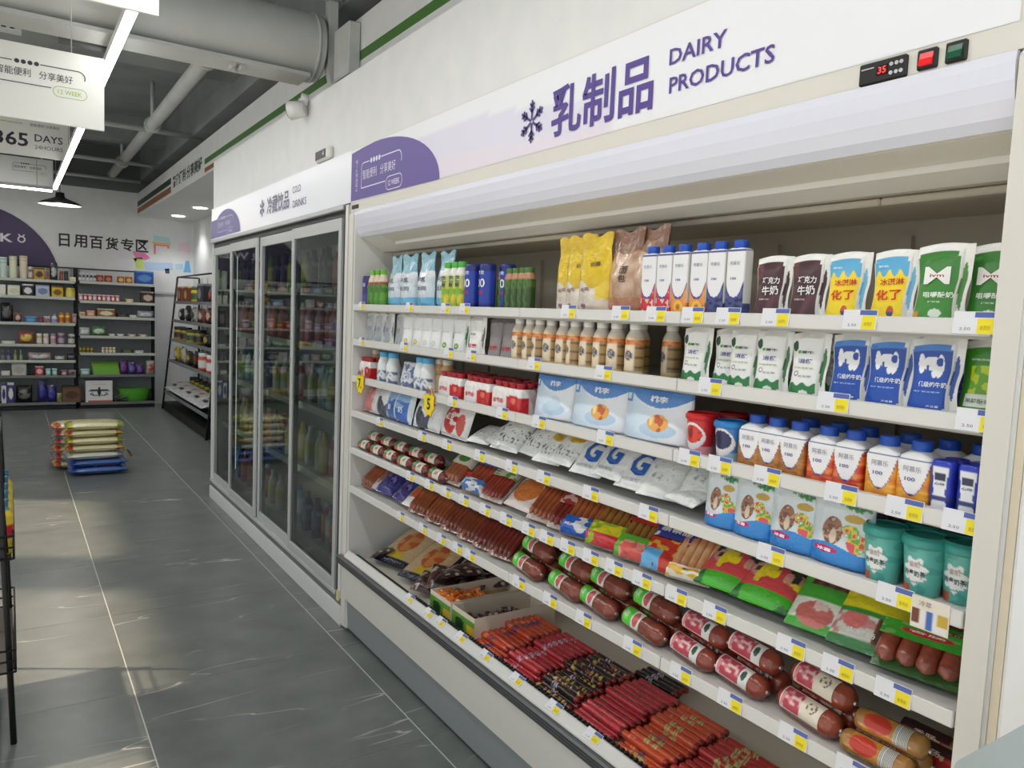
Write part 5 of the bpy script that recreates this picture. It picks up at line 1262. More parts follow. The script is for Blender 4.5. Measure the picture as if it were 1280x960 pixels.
# beige open boxes with sweets
def openbox(w, d, h):
    p = Proto('display_box', 'box'); t = .003; BE = (226, 216, 198); bx = MB()
    p.add('bottom', MB().box(-w / 2, w / 2, 0, d, 0, t).mesh('bottom', M(BE, .5)))
    for a in ((-w / 2, w / 2, 0, t, t, h), (-w / 2, w / 2, d - t, d, t, h), (-w / 2, -w / 2 + t, t, d - t, t, h), (w / 2 - t, w / 2, t, d - t, t, h)):
        p.add('side', MB().box(*a).mesh('side', M(BE, .5)))
    def lp(u, v): return (226, 190, 60) if u > .66 and .2 < v < .7 else (34, 70, 40) if inel(u, v, .35, .5, .2, .3) else (104, 160, 60)
    p.add('label', MB().quadgrid(16, 12, lambda u, v: (-w / 2 + w * u, -.0008, h * .1 + h * .72 * v), lp).mesh('label', FILM)); return p
P_BX = openbox(.150, .33, .088)
P_BX.put('beige open box of orange candies in the tray', 'beige display boxes', (1.268, 2.315, TZ))
P_BX.put('beige open box of brown wrapped candies in the tray', 'beige display boxes', (1.268, 2.150, TZ))
def cand(c1, c2): 
    return capsule(.038, .0105, lambda u, v: c2 if v < .14 or v > .86 else (c1 if vnoise(u * 5, v * 6) > .3 else mix(c1, (255, 255, 255), .4)), nu=10, nl=10, end=.5, name='candy')
P_OC = Proto('orange_candy', 'candy').add('candy', cand((240, 116, 30), (250, 190, 90)))
P_BC = Proto('brown_candy', 'candy').add('candy', cand((74, 40, 32), (206, 196, 190)))
P_RC = Proto('red_candy', 'candy').add('candy', cand((196, 40, 44), (220, 190, 190)))
random.seed(11)
for i in range(44):
    c, r = i % 4, (i // 4) % 8; L_ = i // 32
    o = P_OC.put('orange wrapped candy in the beige box', 'orange candies in the box', (1.292 + r * .022 + random.uniform(-.004, .004), 2.265 + c * .034 + random.uniform(-.004, .004) , TZ + .052 + L_ * .016 + random.uniform(0, .012)), (random.uniform(-.3, .3), random.uniform(-.3, .3), random.uniform(0, 3)))
kidbox_ = None
for i in range(30):
    c, r = i % 4, i // 4
    pr = P_RC if i in (1, 2) else P_BC
    o = pr.put('brown wrapped candy in the beige box' if pr is P_BC else 'red wrapped candy in the beige box of brown ones', 'wrapped candies in the second box', (1.295 + r * .034 + random.uniform(-.005, .005), 2.098 + c * .034 + random.uniform(-.004, .004), TZ + .030 + random.uniform(0, .012)), (random.uniform(-.3, .3), random.uniform(-.3, .3), random.uniform(0, 3)))
for y in (2.315, 2.150):   # packs filling the boxes below the sweets
    o = obj('filler_card', MB().box(-.07, .07, .006, .324, .0035, .038 if y > 2.2 else .018).mesh('filler_card', M((206, 176, 140), .6))); o.location = (1.268, y, TZ); o.rotation_euler = (0, 0, -PI / 2)
    tag(o, 'tan card liner under the %s candies' % ('orange' if y > 2.2 else 'brown'), 'card', 'box liners')
# dark crinkled bags heaped at the left end of the tray
def brn(u, v): return (62, 38, 36) if vnoise(u * 6, v * 6) > .45 else (206, 200, 200) if vnoise(u * 9, v * 9) > .6 else (104, 66, 62)
P_BR = pillow(brn, .105, .115, .038, [], 'chicken_foot_bag', 'snack bag', nu=18, nv=18)
def food(u, v):
    if v < .12 or v > .9 or u < .04 or u > .96: return (32, 36, 60)
    if inel(u, v, .5, .55, .26, .28): return (206, 96, 48) if vnoise(u * 8, v * 8) > .4 else (226, 150, 80)
    if v < .3: return (226, 196, 60) if inel(u, v, .5, .2, .2, .08) else (222, 190, 140)
    return (226, 196, 150)
P_FD = pillow(food, .20, .25, .04, [], 'chicken_snack_bag', 'snack bag')
GT = 'crinkled snack bags in the tray'
P_FD.put('flat snack bag with roast picture, left one in the tray', GT, (1.325, 2.87, TZ + .028), (-1.15, 0, -PI / 2 + .3))
P_FD.put('flat snack bag with roast picture, right one in the tray', GT, (1.325, 2.64, TZ + .028), (-1.15, 0, -PI / 2 + .3))
random.seed(5)
spots = [(1.30, 2.52), (1.34, 2.46), (1.38, 2.52), (1.43, 2.47), (1.47, 2.52), (1.30, 2.45), (1.40, 2.56), (1.52, 2.46), (1.31, 3.005), (1.42, 3.005), (1.53, 3.0), (1.585, 2.93), (1.585, 2.78), (1.585, 2.64), (1.34, 2.50), (1.44, 2.50), (1.40, 2.47), (1.50, 2.55), (1.55, 2.48), (1.57, 2.62)]
for k, (x, y) in enumerate(spots):
    where = 'beside the beige boxes' if k < 8 else 'at the far left of the tray' if k < 14 else 'on top of the tray heap'
    P_BR.put('dark brown crinkled snack bag %s, %s of the heap' % (where, ORD[k if k < 8 else k - 8 if k < 14 else k - 14]), GT, (x, y, TZ + .026 + (.024 if k % 3 == 1 else 0) + (.055 if k >= 14 else 0)), (random.uniform(-1.5, -1.0), random.uniform(-.2, .2), random.uniform(-2.4, -.6)))

# ------------------------------------------------------------------ price tags on the rails
def price_tag(w=.062, h=.034):
    p = Proto('price_tag', 'price tag')
    p.add('card', MB().box(-w / 2, w / 2, -.0012, 0, -h / 2, h / 2).mesh('card', M((232, 233, 238), .35)))
    p.add('header', MB().box(.0, w / 2 - .001, -.0016, -.00121, h / 2 - .009, h / 2 - .001).mesh('header', M((86, 104, 176), .4)))
    p.add('price_patch', MB().box(w / 2 - .026, w / 2 - .002, -.0017, -.00121, -h / 2 + .001, h / 2 - .0105).mesh('price_patch', M((246, 226, 30), .4)))
    p.add('lettering', text_mesh('2.50', -w * .2, -h * .28, flat(-.0016), (110, 112, 120), width=w * .26, height=h * .13, bold=0))
    p.add('lettering', text_mesh('会员价', w * .27, -h * .22, flat(-.0022), (176, 156, 40), width=w * .24, height=h * .2, bold=0))
    return p
P_TAG = price_tag(); P_TAG2 = price_tag(.058, .030)
TAGY = {0: [2.972, 2.521, 2.248, 2.12, 1.578, 1.376, 1.257, 1.147, 1.051, 0.936, 0.764, 0.578], 1: [2.963, 2.558, 2.215, 2.069, 1.722, 1.426, 1.086, 0.802, 0.561], 2: [2.177, 1.875, 1.687, 1.407, 1.131, 1.047, 0.93, 0.773, 0.659, 0.567], 3: [2.757, 2.388, 2.205, 1.993, 1.812, 1.653, 1.451, 1.244, 0.908, 0.662], 4: [2.473, 2.321, 2.199, 2.081, 1.948, 1.83, 1.714, 1.626, 1.533, 1.438, 1.35, 1.252, 1.143, 1.034, 0.849, 0.752, 0.651], 5: [2.544, 2.359, 2.221, 2.111, 2.028, 1.75, 1.598, 1.454, 1.271, 1.117, 0.98, 0.83, 0.71]}
NM = ['top', 'second', 'third', 'fourth', 'fifth', 'lowest']
for s in TAGY:
    for k, y in enumerate(TAGY[s]):
        o = P_TAG.put('price tag on the %s shelf rail, %s from left' % (NM[s], ORD[k]), 'price tags on the %s shelf' % NM[s], (1.2137, y, LIP[s] - .010 + (.003 if s < 2 else 0)), (-.12, 0, -PI / 2))
for k, y in enumerate((2.448, 2.292, 2.205, 2.064, 1.912, 1.737, 1.557, 1.394)):
    P_TAG2.put('price tag on the bottom tray rail, %s from left' % ORD[k], 'price tags on the tray rail', (1.2125, y, .3595), (-.95, 0, -PI / 2))
def star_tag(label, y, z, num):
    r = rooted('star_price_tag', label, 'price tag', (1.209, y, z), 'yellow star price tags')
    ro = lambda k, n=16: [(k * (.042 if i % 2 else .034) * math.cos(2 * PI * i / n), k * (.052 if i % 2 else .042) * math.sin(2 * PI * i / n)) for i in range(n)]
    f = MB().prism(ro(1.06), 0, .001); f.xf(lambda x, y_, z_: (y_ - .0, -x, z_)); obj('red_border', f.mesh('red_border', M((214, 60, 40), .4)), r)
    f = MB().prism(ro(1.0), -.0012, -.0002); f.xf(lambda x, y_, z_: (y_, -x, z_)); obj('card', f.mesh('card', M((250, 226, 20), .4)), r)
    obj('header', text_mesh('特价', 0, .035, lambda x, z_: (-.0024, -x, z_), (90, 70, 170), width=.04, height=.02, bold=.03), r)
    obj('lettering', text_mesh(num, 0, -.006, lambda x, z_: (-.0024, -x, z_), (40, 36, 30), height=.04, bold=.02), r)
    obj('clip', MB().box(.0008, .0048, -.008, .008, -.01, .06).mesh('clip', M((220, 226, 230), .3)), r)
star_tag('yellow star price tag at the far left, numbered 7', 2.955, 1.107, '7.')
star_tag('yellow star price tag with number 5 on third shelf', 2.335, 1.095, '5')
ad = rooted('advert_card', 'small cream advert card hung under the teal cups', 'card', (1.2135, 0.603, .945))
kidm('card', (lambda m_: m_)(MB().box(1.2118, 1.2132, 0.603 - .03, 0.603 + .03, .930, .982).mesh('card', M((236, 228, 212), .5))), ad)
kidm('picture', MB().quadgrid(16, 12, lambda u, v: (1.2112, 0.603 + .028 - .056 * u, .932 + .030 * v), lambda u, v: (120, 70, 50) if u < .2 and v > .2 else (70, 110, 190) if .42 < u < .62 else (206, 170, 60) if u > .7 and v > .4 else (236, 232, 226)).mesh('picture', CARD), ad)
kidm('lettering', text_mesh('冷萃', -(0.603) - .008, .972, onx(1.2112), (150, 130, 110), width=.02, height=.009, bold=0), ad)

# ------------------------------------------------------------------ drinks behind the glass doors
def drink(c1, c2, cap, h=.21, r=.031):
    def f(x, y, z):
        k = z / h
        if .25 < k < .62: return c2 if vnoise(x * 60, z * 30) > .35 else mix(c2, (250, 250, 250), .5)
        return c1
    return bottle([(0, r * .9), (.005, r), (h * .62, r), (h * .72, r * .8), (h * .86, r * .42), (h * .9, r * .40)], f, (r * .46, h * .885, h), cap, name='drink_bottle', nu=16, rows=.02)
DR = [drink((120, 170, 50), (226, 220, 60), (90, 160, 50)), drink((40, 42, 46), (60, 62, 66), (30, 30, 30)), drink((190, 70, 60), (226, 120, 70), (226, 226, 226)), drink((214, 120, 140), (236, 180, 190), (240, 240, 240)),
      drink((206, 214, 206), (196, 206, 90), (230, 230, 230)), drink((150, 190, 206), (240, 240, 240), (60, 120, 190)), drink((60, 70, 130), (90, 110, 180), (40, 50, 110)), drink((226, 206, 90), (240, 226, 160), (226, 190, 60))]
PAT = [[6, 5, 6, 2, 5, 2, 4], [4, 7, 4, 7, 3, 2, 6], [4, 3, 4, 5, 4, 6, 4], [3, 3, 3, 2, 3, 3, 2], [0, 0, 1, 1, 2, 0, 1]]
dn = ['farthest', 'second farthest', 'second nearest', 'nearest']
for di, (a, b) in enumerate(DOORS):
    n = 7 if di == 3 else 4
    for si, z in enumerate(FSH):
        for k in range(n):
            y = a - .09 - (a - b - .16) * k / (n - 1)
            DR[PAT[si][(k + di * 3) % 7]].put('drink bottle behind the %s glass door, %s shelf from bottom, %s from left' % (dn[di], ORD[si], ORD[k]), 'drinks in the glass door fridge', (1.345 + .01 * ((k * 5 + si) % 3), y, z + .001))

# ------------------------------------------------------------------ shelving on the back wall
BX = [1.647, .73, -.187, -1.104, -2.021]
ZR = [1.632, 1.386, 1.19, .942, .724, .442, .085]; ZL = [1.622, 1.416, 1.092, .825, .627, .438, .098]
SHM = M((60, 62, 64), .5); PANEL = noise_mat('grey_back_panel', (150, 154, 158), (160, 163, 166), 30, .5); STRIPM = M((196, 200, 190), .5)
bayname = ['right', 'middle', 'left', 'far left']
for bi, (x1, x0) in enumerate(zip(BX, BX[1:])):
    zs = ZR if bi == 0 else ZL
    r = rooted('wall_shelving', 'black steel wall shelving bay below the %s' % ['black wall heading', 'purple round sign', 'left half of the purple sign', 'empty far left wall'][bi], 'shelving', ((x0 + x1) / 2, 11.25, 0), 'wall shelving bays')
    for x in ((x0 + .012), (x1 - .012)): kid('upright', MB().box(x - .0115, x + .0115, 11.36, 11.42, 0, 1.80), BLACKM, r)
    kid('back_panel', MB().box(x0 + .025, x1 - .025, 11.395, 11.412, .08, 1.62), PANEL, r)
    kid('top_panel', MB().box(x0 + .06, x1 - .06, 11.395, 11.412, 1.635, 1.775), M((206, 210, 212), .5), r)
    kid('top_bar', MB().box(x0 + .0245, x1 - .0245, 11.39, 11.42, 1.785, 1.80), BLACKM, r)
    if bi < 1: kid('end_panel', MB().box(x1 - .0245 if bi == 0 else x1 - .0005, x1 - .024 if bi == 0 else x1 + .0005, 11.09, 11.36, .0, 1.62), BLACKM, r)
    for z in zs:
        s = kid('shelf', MB().box(x0 + .026, x1 - .026, 11.085, 11.394, z - .030, z - .012), SHM, r)
        obj('price_rail', MB().box(x0 + .026, x1 - .026, 11.078, 11.0845, z - .034, z).mesh('price_rail', STRIPM if z > .6 else M((120, 122, 118), .5)), s)
    kid('kick_plate', MB().box(x0 + .026, x1 - .026, 11.10, 11.115, 0, .05), BLACKM, r)

def goods(kind, w, h, c1, c2, d=.10):
    """small household goods, each kind with its own form"""
    k = vnoise(c1[0] * .37, c2[1] * .53)
    if kind == 'box':
        p = Proto('product_box', 'box'); s = Solid([(0, w / 2, d / 2, .004), (h * .985, w / 2, d / 2, .004), (h, w / 2 * .97, d / 2 * .97, .004)])
        p.add('carton_body', s.mesh('carton_body', CARD, lambda x, y, z: c2 if (y < 0 and inel(x / w + .5, z / h, .5, .48, .34, .26)) or z > h * .9 else c1, 40, max(.006, h / 16)))
        p.add('flap', MB().box(-w * .46, w * .46, -d * .02, d * .46, h, h + .0015).mesh('flap', M(c1, .6)))
    elif kind == 'jar':
        p = Proto('product_jar', 'jar'); r = w / 2
        p.add('body', lathe([(0, r * .9), (h * .05, r), (h * .72, r), (h * .8, r * .85)]).mesh('body', PLASTIC, lambda x, y, z: c2 if .2 * h < z < .6 * h else c1, 18, h / 12))
        p.add('lid', lathe([(h * .79, r * .9), (h * .82, r * .95), (h * .97, r * .95), (h, r * .85)]).mesh('lid', M(c2, .4), lambda *a: (0, 0, 0), 18, .03))
    elif kind == 'roll':
        p = Proto('cup_sleeve', 'roll'); r = w / 2
        p.add('sleeve', lathe([(0, r * .86), (h * .06, r * .9), (h * .9, r), (h * .93, r * 1.04), (h, r * 1.02)]).mesh('sleeve', FILM, lambda x, y, z: c2 if int(z / .02) % 2 and z > h * .75 else c1, 20, .012))
        p.add('rim', lathe([(h, r * 1.02), (h + .004, r * .98)]).mesh('rim', M(c1, .5), lambda *a: (0, 0, 0), 20, .02))
    elif kind == 'bottle':
        p = bottle([(0, w * .45), (.004, w * .5), (h * .6, w * .5), (h * .75, w * .3), (h * .82, w * .2)], lambda x, y, z: c2 if .15 * h < z < .5 * h else c1, (w * .24, h * .81, h), c2, name='small_bottle', nu=14, rows=.02)
    else:
        p = pillow(lambda u, v: c2 if inel(u, v, .5, .5, .36, .26) and vnoise(u * 6 + k * 9, v * 6) > .3 else mix(c1, tuple(v_ * .75 for v_ in c1), vnoise(u * 5 + k * 7, v * 5)), w, h, min(d, w * .55, .09), [], 'product_bag', 'bag', nu=14, nv=14)
    return p
WHT = (232, 232, 228); BLK = (36, 36, 40); YEL = (236, 200, 40)
def stock(rows, zs, grp, where):
    for si, items in rows.items():
        for kind, p0, p1, h, c1, c2, lb in items:
            X0, X1 = p0, p1
            w = abs(X1 - X0) * .94; d = min(.14, max(.05, w))
            goods(kind, w, h, c1, c2, d).put(lb, grp, ((X0 + X1) / 2, 11.10 + d / 2 + .006, zs[si] - .0115), (0, 0, 0))
stock({0: [('roll', -0.085, 0.000, .25, (206, 222, 214), (150, 186, 176), 'pale teal paper cup sleeve on the top left shelf'), ('roll', 0.012, 0.102, .27, (222, 224, 196), (196, 200, 170), 'cream paper cup sleeve, middle of three'), ('roll', 0.118, 0.209, .28, (222, 210, 186), (196, 180, 150), 'tan paper cup sleeve, right of three'),
           ('jar', 0.209, 0.259, .16, (120, 90, 100), (206, 200, 190), 'dull purple jar beside the paper cups'), ('box', 0.267, 0.385, .15, (206, 160, 40), (70, 60, 60), 'yellow and black pack beside the purple jar'), ('box', 0.394, 0.436, .15, (150, 110, 90), (120, 80, 60), 'narrow brown box on the top left shelf'),
           ('bag', 0.436, 0.522, .22, (70, 72, 76), (190, 194, 198), 'crumpled black shiny bag on the top left shelf'), ('box', 0.539, 0.582, .13, (120, 64, 50), (160, 90, 60), 'small reddish brown box near the bay end'), ('box', 0.587, 0.635, .13, BLK, (70, 70, 70), 'small black box near the bay end'), ('box', 0.648, 0.718, .06, (232, 230, 206), (220, 216, 190), 'cream card box at the bay end')],
       1: [('box', -0.085, -0.020, .13, (226, 228, 214), WHT, 'white box at the left of the second shelf'), ('box', -0.008, 0.127, .13, (230, 230, 210), (214, 214, 190), 'cream carton on the second left shelf'), ('box', 0.143, 0.267, .15, (44, 44, 60), WHT, 'dark box with white zigzag print'), ('box', 0.280, 0.436, .15, (196, 206, 220), (120, 140, 180), 'pale blue tissue box on the second left shelf'), ('box', 0.449, 0.582, .14, (226, 190, 40), (130, 90, 40), 'yellow and brown sponge pack'), ('jar', 0.600, 0.713, .13, (240, 210, 30), (226, 220, 120), 'yellow jar at the end of the second left shelf')],
       2: [('bag', -0.085, 0.053, .24, BLK, (90, 90, 90), 'black bin bag roll pack on the third left shelf'), ('bag', 0.061, 0.135, .12, (160, 60, 56), (206, 190, 180), 'small red bag on the third left shelf'), ('box', 0.168, 0.293, .08, (50, 130, 196), (110, 170, 214), 'low blue box on the third left shelf'), ('box', 0.309, 0.360, .08, (110, 44, 50), (150, 80, 80), 'dark red small box on the third left shelf'), ('bag', 0.364, 0.436, .09, (226, 214, 210), (150, 120, 120), 'white bear printed bag'), ('bottle', 0.445, 0.513, .12, (222, 224, 236), (150, 150, 200), 'white small bottle on the third left shelf'), ('jar', 0.526, 0.587, .14, (240, 206, 30), (206, 110, 60), 'yellow and orange jar, left one'), ('jar', 0.595, 0.656, .14, (240, 206, 30), (206, 110, 60), 'yellow and orange jar, right one'), ('box', 0.670, 0.722, .13, (150, 110, 110), (190, 160, 150), 'pinkish brown box at the end of the third left shelf')],
       3: [('box', -0.077, 0.069, .04, (206, 210, 206), WHT, 'flat clear tray on the fourth left shelf'), ('bag', 0.094, 0.267, .17, (190, 110, 100), (226, 206, 90), 'red and yellow patterned bag on the fourth left shelf'), ('jar', 0.284, 0.351, .14, (232, 190, 90), WHT, 'yellow and white roll stack'), ('jar', 0.356, 0.419, .14, (230, 190, 190), WHT, 'pink and white roll stack'), ('jar', 0.432, 0.496, .14, (226, 206, 206), (190, 150, 160), 'pale pink roll stack on the fourth left shelf'), ('jar', 0.513, 0.591, .15, (120, 90, 120), (190, 170, 190), 'dull purple roll stack on the fourth left shelf'), ('jar', 0.622, 0.705, .14, (90, 90, 96), (206, 200, 190), 'dark roll stack at the bay end')],
       4: [('bottle', -0.085, -0.036, .13, (60, 66, 80), (120, 130, 140), 'dark small bottle, first of the fifth left shelf'), ('bottle', -0.028, 0.020, .13, (50, 56, 90), (130, 130, 150), 'dark blue small bottle on the fifth left shelf'), ('bottle', 0.045, 0.086, .13, (96, 130, 70), (160, 180, 130), 'green small bottle, left one'), ('bottle', 0.102, 0.143, .13, (96, 130, 70), (160, 180, 130), 'green small bottle, right one'), ('bag', 0.193, 0.445, .10, (226, 206, 206), WHT, 'folded white and pink towels pack'), ('bag', 0.479, 0.591, .06, (222, 222, 226), WHT, 'white cloth bundle on the fifth left shelf'), ('bag', 0.608, 0.713, .09, (60, 62, 66), (110, 110, 110), 'dark glove pack on the fifth left shelf')],
       5: [('box', -0.085, 0.012, .06, (226, 222, 214), WHT, 'white low box on the sixth left shelf'), ('box', 0.020, 0.184, .16, (206, 202, 194), (180, 176, 170), 'grey white carton on the sixth left shelf'), ('box', 0.267, 0.360, .12, (206, 50, 56), (232, 206, 200), 'red and pink box on the sixth left shelf'), ('box', 0.377, 0.436, .09, (110, 196, 190), WHT, 'teal small box, left one'), ('box', 0.445, 0.505, .09, (110, 196, 190), WHT, 'teal small box, right one'), ('box', 0.539, 0.617, .07, (130, 50, 56), (206, 190, 190), 'maroon box on the sixth left shelf'), ('bag', 0.626, 0.713, .07, (200, 196, 196), (120, 60, 60), 'light grey small bag on the sixth left shelf')],
       6: [('box', -0.085, -0.032, .25, (226, 228, 236), (60, 60, 130), 'white and navy carton on the bottom left shelf'), ('box', -0.024, 0.049, .26, (60, 62, 130), WHT, 'navy detergent carton on the bottom left shelf'), ('bag', 0.061, 0.242, .22, (40, 40, 44), (120, 120, 116), 'black net bag on the bottom left shelf'), ('bag', 0.293, 0.394, .28, (38, 36, 120), (60, 60, 170), 'navy blue plastic bag, left one'), ('bag', 0.394, 0.496, .22, (40, 40, 134), (70, 74, 180), 'navy blue plastic bag, right one'), ('bag', 0.500, 0.556, .12, (196, 186, 110), (90, 150, 80), 'green and yellow bag beside the brown carton')]},
      ZL, 'goods on the middle wall shelves', '')
row_ = [('bottle', 0.744 + .042 * i, 0.744 + .042 * i + .036, .11, (46, 46, 50), (226, 226, 226), 'black and white small bottle on the top right shelf, %s from left' % ORD[i]) for i in range(5)]
stock({0: row_ + [('box', 0.945, 1.027, .10, (120, 40, 36), (206, 120, 90), 'dark red box on the top right shelf, left one'), ('box', 1.036, 1.128, .10, (120, 40, 36), (206, 120, 90), 'dark red box on the top right shelf, right one'), ('box', 1.183, 1.267, .10, (150, 80, 44), (226, 180, 90), 'orange brown box on the top right shelf, left one'), ('box', 1.276, 1.361, .10, (150, 80, 44), (226, 180, 90), 'orange brown box on the top right shelf, right one'), ('box', 1.385, 1.620, .18, (40, 80, 160), (90, 140, 200), 'tall blue display box at the end of the top right shelf')],
       1: [('box', 0.744 + .052 * i, 0.744 + .052 * i + .047, .09, [(206, 150, 170), (196, 60, 60), (214, 110, 100)][i % 3], WHT, 'pink and red small pack on the second right shelf, %s from left' % ORD[i]) for i in range(9)] + [('box', 1.276, 1.371, .05, (226, 190, 60), WHT, 'low yellow box on the second right shelf'), ('box', 1.456, 1.630, .16, (50, 40, 40), (206, 180, 160), 'dark box with pale figures on the second right shelf')],
       2: [('box', 0.749, 0.820, .06, (220, 200, 170), (206, 140, 110), 'low beige box on the third right shelf'), ('box', 0.829, 0.927, .08, (222, 130, 100), (236, 200, 180), 'orange box on the third right shelf'), ('box', 0.945, 1.165, .11, (150, 100, 60), (222, 222, 190), 'brown and cream carton on the third right shelf'), ('box', 1.183, 1.305, .06, BLK, (80, 80, 80), 'flat black box on the third right shelf'), ('box', 1.323, 1.409, .04, (206, 210, 196), WHT, 'flat pale box on the third right shelf'), ('bag', 1.418, 1.630, .10, (206, 212, 226), WHT, 'white and blue wipes pack on the third right shelf')],
       3: [('bag', 0.749, 0.873, .11, (226, 228, 226), WHT, 'folded white towel pack on the fourth right shelf'), ('bag', 0.887, 1.063, .13, (110, 170, 110), (206, 226, 206), 'green and white pack on the fourth right shelf'), ('box', 1.082, 1.155, .035, (214, 196, 130), WHT, 'tiny yellow box on the fourth right shelf'), ('box', 1.174, 1.258, .035, (196, 190, 206), WHT, 'tiny lilac box on the fourth right shelf'), ('box', 1.305, 1.399, .035, (206, 150, 110), WHT, 'tiny orange box, left one'), ('box', 1.437, 1.533, .035, (206, 150, 110), WHT, 'tiny orange box, right one')],
       4: [('jar', 0.744 + .042 * i, 0.744 + .042 * i + .038, .08, (206, 186, 50), (120, 100, 40), 'small yellow jar on the fifth right shelf, %s from left' % ORD[i]) for i in range(4)] + [('jar', 1.000 + .042 * i, 1.000 + .042 * i + .038, .08, (226, 180, 50), WHT, 'small amber jar on the fifth right shelf, %s from left' % ORD[i]) for i in range(4)] + [('box', 1.230, 1.361, .06, (60, 66, 56), (110, 120, 70), 'dark olive box on the fifth right shelf'), ('box', 1.380, 1.495, .04, (190, 190, 186), WHT, 'pale flat box on the fifth right shelf')],
       5: [('box', 0.758, 0.864, .08, (110, 196, 190), WHT, 'turquoise box on the sixth right shelf'), ('bag', 1.211, 1.305, .19, (96, 44, 120), (130, 70, 160), 'purple pouch on the sixth right shelf, left one'), ('bag', 1.309, 1.399, .17, (86, 60, 150), (120, 110, 190), 'violet pouch on the sixth right shelf, middle one'), ('bag', 1.404, 1.495, .14, (90, 44, 130), (130, 90, 190), 'purple pouch on the sixth right shelf, right one'), ('bag', 1.523, 1.640, .19, (214, 210, 190), (190, 70, 70), 'white and red pack at the end of the sixth right shelf')]},
      ZR, 'goods on the right wall shelves', '')
# lime crate of four tilted bars, brown carton, printed fan box, slippers, green basin
lc = Proto('lime_pack', 'pack')
for i in range(4): lc.add('bar', MB().box(-.155, .155, -.014, .014, .0, .13, ch=.006).xf(lambda x, y, z, i=i: (x + .02 * (1 - z / .13), y + .016 + .030 * i + z * .35, z + .012 * i)).mesh('bar', M((150, 200, 60) if i % 2 else (110, 176, 50), .5)))
lc.put('tilted row of lime green sponge bars on the sixth right shelf', 'goods on the right wall shelves', ((0.873 + 1.211) / 2, 11.11, ZR[5] - .0115), (0, 0, 0))
cb_ = goods('box', .205, .20, (120, 86, 62), (84, 56, 44), .2); cb_.put('brown carton with dark print on the bottom shelf', 'goods on the right wall shelves', (.66, 11.20, ZL[6] - .0115), (0, 0, 0))
fb = Proto('printed_carton', 'box'); _fb = Solid([(0, .155, .09, .004), (.285, .155, .09, .004)])
def fan(x, y, z):
    if y > -.08: return (232, 232, 230)
    u, v = x / .31 + .5, z / .285
    if v < .10: return (206, 90, 60) if u > .1 else (232, 232, 230)
    if inel(u, v, .5, .50, .06, .22) or inel(u, v, .30, .55, .18, .05) or inel(u, v, .70, .55, .18, .05): return (40, 40, 46)
    if inel(u, v, .5, .40, .34, .10) and not inel(u, v, .5, .42, .28, .06): return (70, 72, 90)
    if .80 < v < .86 and .25 < u < .75: return (226, 206, 196)
    return (236, 236, 234)
fb.add('carton_body', _fb.mesh('carton_body', CARD, fan, 120, .012)); fb.add('flap', MB().box(-.15, .15, -.08, .08, .285, .287).mesh('flap', M((226, 226, 224), .5)))
fb.put('white carton with black winged print on the bottom right shelf', 'goods on the right wall shelves', ((0.829 + 1.109) / 2, 11.20, ZR[6] - .0115), (0, 0, 0))
sl = Proto('plastic_slipper', 'slipper')
sl.add('sole', MB().quadgrid(16, 6, lambda u, v: ((u - .5) * .17, (v - .5) * .07 * (.6 + .4 * math.sin(PI * u)), .012 + .01 * u)).mesh('sole', M((60, 62, 60), .5)))
sl.add('strap', MB().quadgrid(14, 4, lambda u, v: ((u - .5) * .16, -.03 + .02 * v, .02 + .07 * math.sin(PI * u * .5) - .015 * v)).mesh('strap', M((232, 232, 230), .4)))
sl.put('white strapped slipper beside the green basin, upper one', 'slippers', ((1.146 + 1.305) / 2, 11.13, ZR[6] + .03), (0, 0, 0)); sl.put('white strapped slipper beside the green basin, lower one', 'slippers', ((1.146 + 1.305) / 2, 11.13, ZR[6] - .012), (0, 0, 0))
ba = Proto('plastic_basin', 'basin'); bpf = [(.0, .01), (.0, .15), (.01, .16), (.12, .19), (.165, .20), (.172, .205), (.172, .212), (.16, .205)]
ba.add('bowl', MB().quadgrid(36, 7, lambda u, v: (bpf[round(v * 7)][1] * math.cos(2 * PI * u), bpf[round(v * 7)][1] * math.sin(2 * PI * u) * .60, bpf[round(v * 7)][0]), close=True).mesh('bowl', M((96, 180, 60), .35)))
ba.add('rim', MB().quadgrid(36, 1, lambda u, v: ((.204 + .012 * v) * math.cos(2 * PI * u), (.204 + .012 * v) * .60 * math.sin(2 * PI * u), .172 + .002 * v), close=True).mesh('rim', M((120, 196, 80), .35)))
ba.put('lime green plastic basin on the bottom right shelf', 'basins', (1.395, 11.235, ZR[6] - .0115), (0, 0, 0))
# the bays seen mirrored in the glass doors
random.seed(3)
PALC = [((226, 224, 216), (190, 190, 200)), ((206, 60, 60), (236, 226, 220)), ((60, 120, 190), (220, 230, 240)), ((236, 200, 50), (150, 100, 40)), ((90, 160, 90), (220, 230, 210)), ((50, 50, 60), (150, 150, 160)), ((206, 140, 160), (240, 230, 230))]
for bi in (2, 3):
    for si, z in enumerate(ZL):
        x = BX[bi + 1] + .04; k = 0
        while x < BX[bi] - .16 and k < 5:
            w = random.uniform(.10, .19); h = random.uniform(.09, .15); kd = random.choice(['box', 'jar', 'bag', 'box']); c1, c2 = random.choice(PALC)
            if kd == 'jar': w = min(w, .11)
            goods(kd, w, h, c1, c2, .1).put('%s on the %s shelf of the %s bay, %s from left' % ({'box': 'boxed item', 'jar': 'plain jar', 'bag': 'soft bag'}[kd], ORD[si], 'left' if bi == 2 else 'far left', ORD[k]), 'goods on the left wall shelves', (x + w / 2, 11.16, z - .0115), (0, 0, 0))
            x += w + .02; k += 1

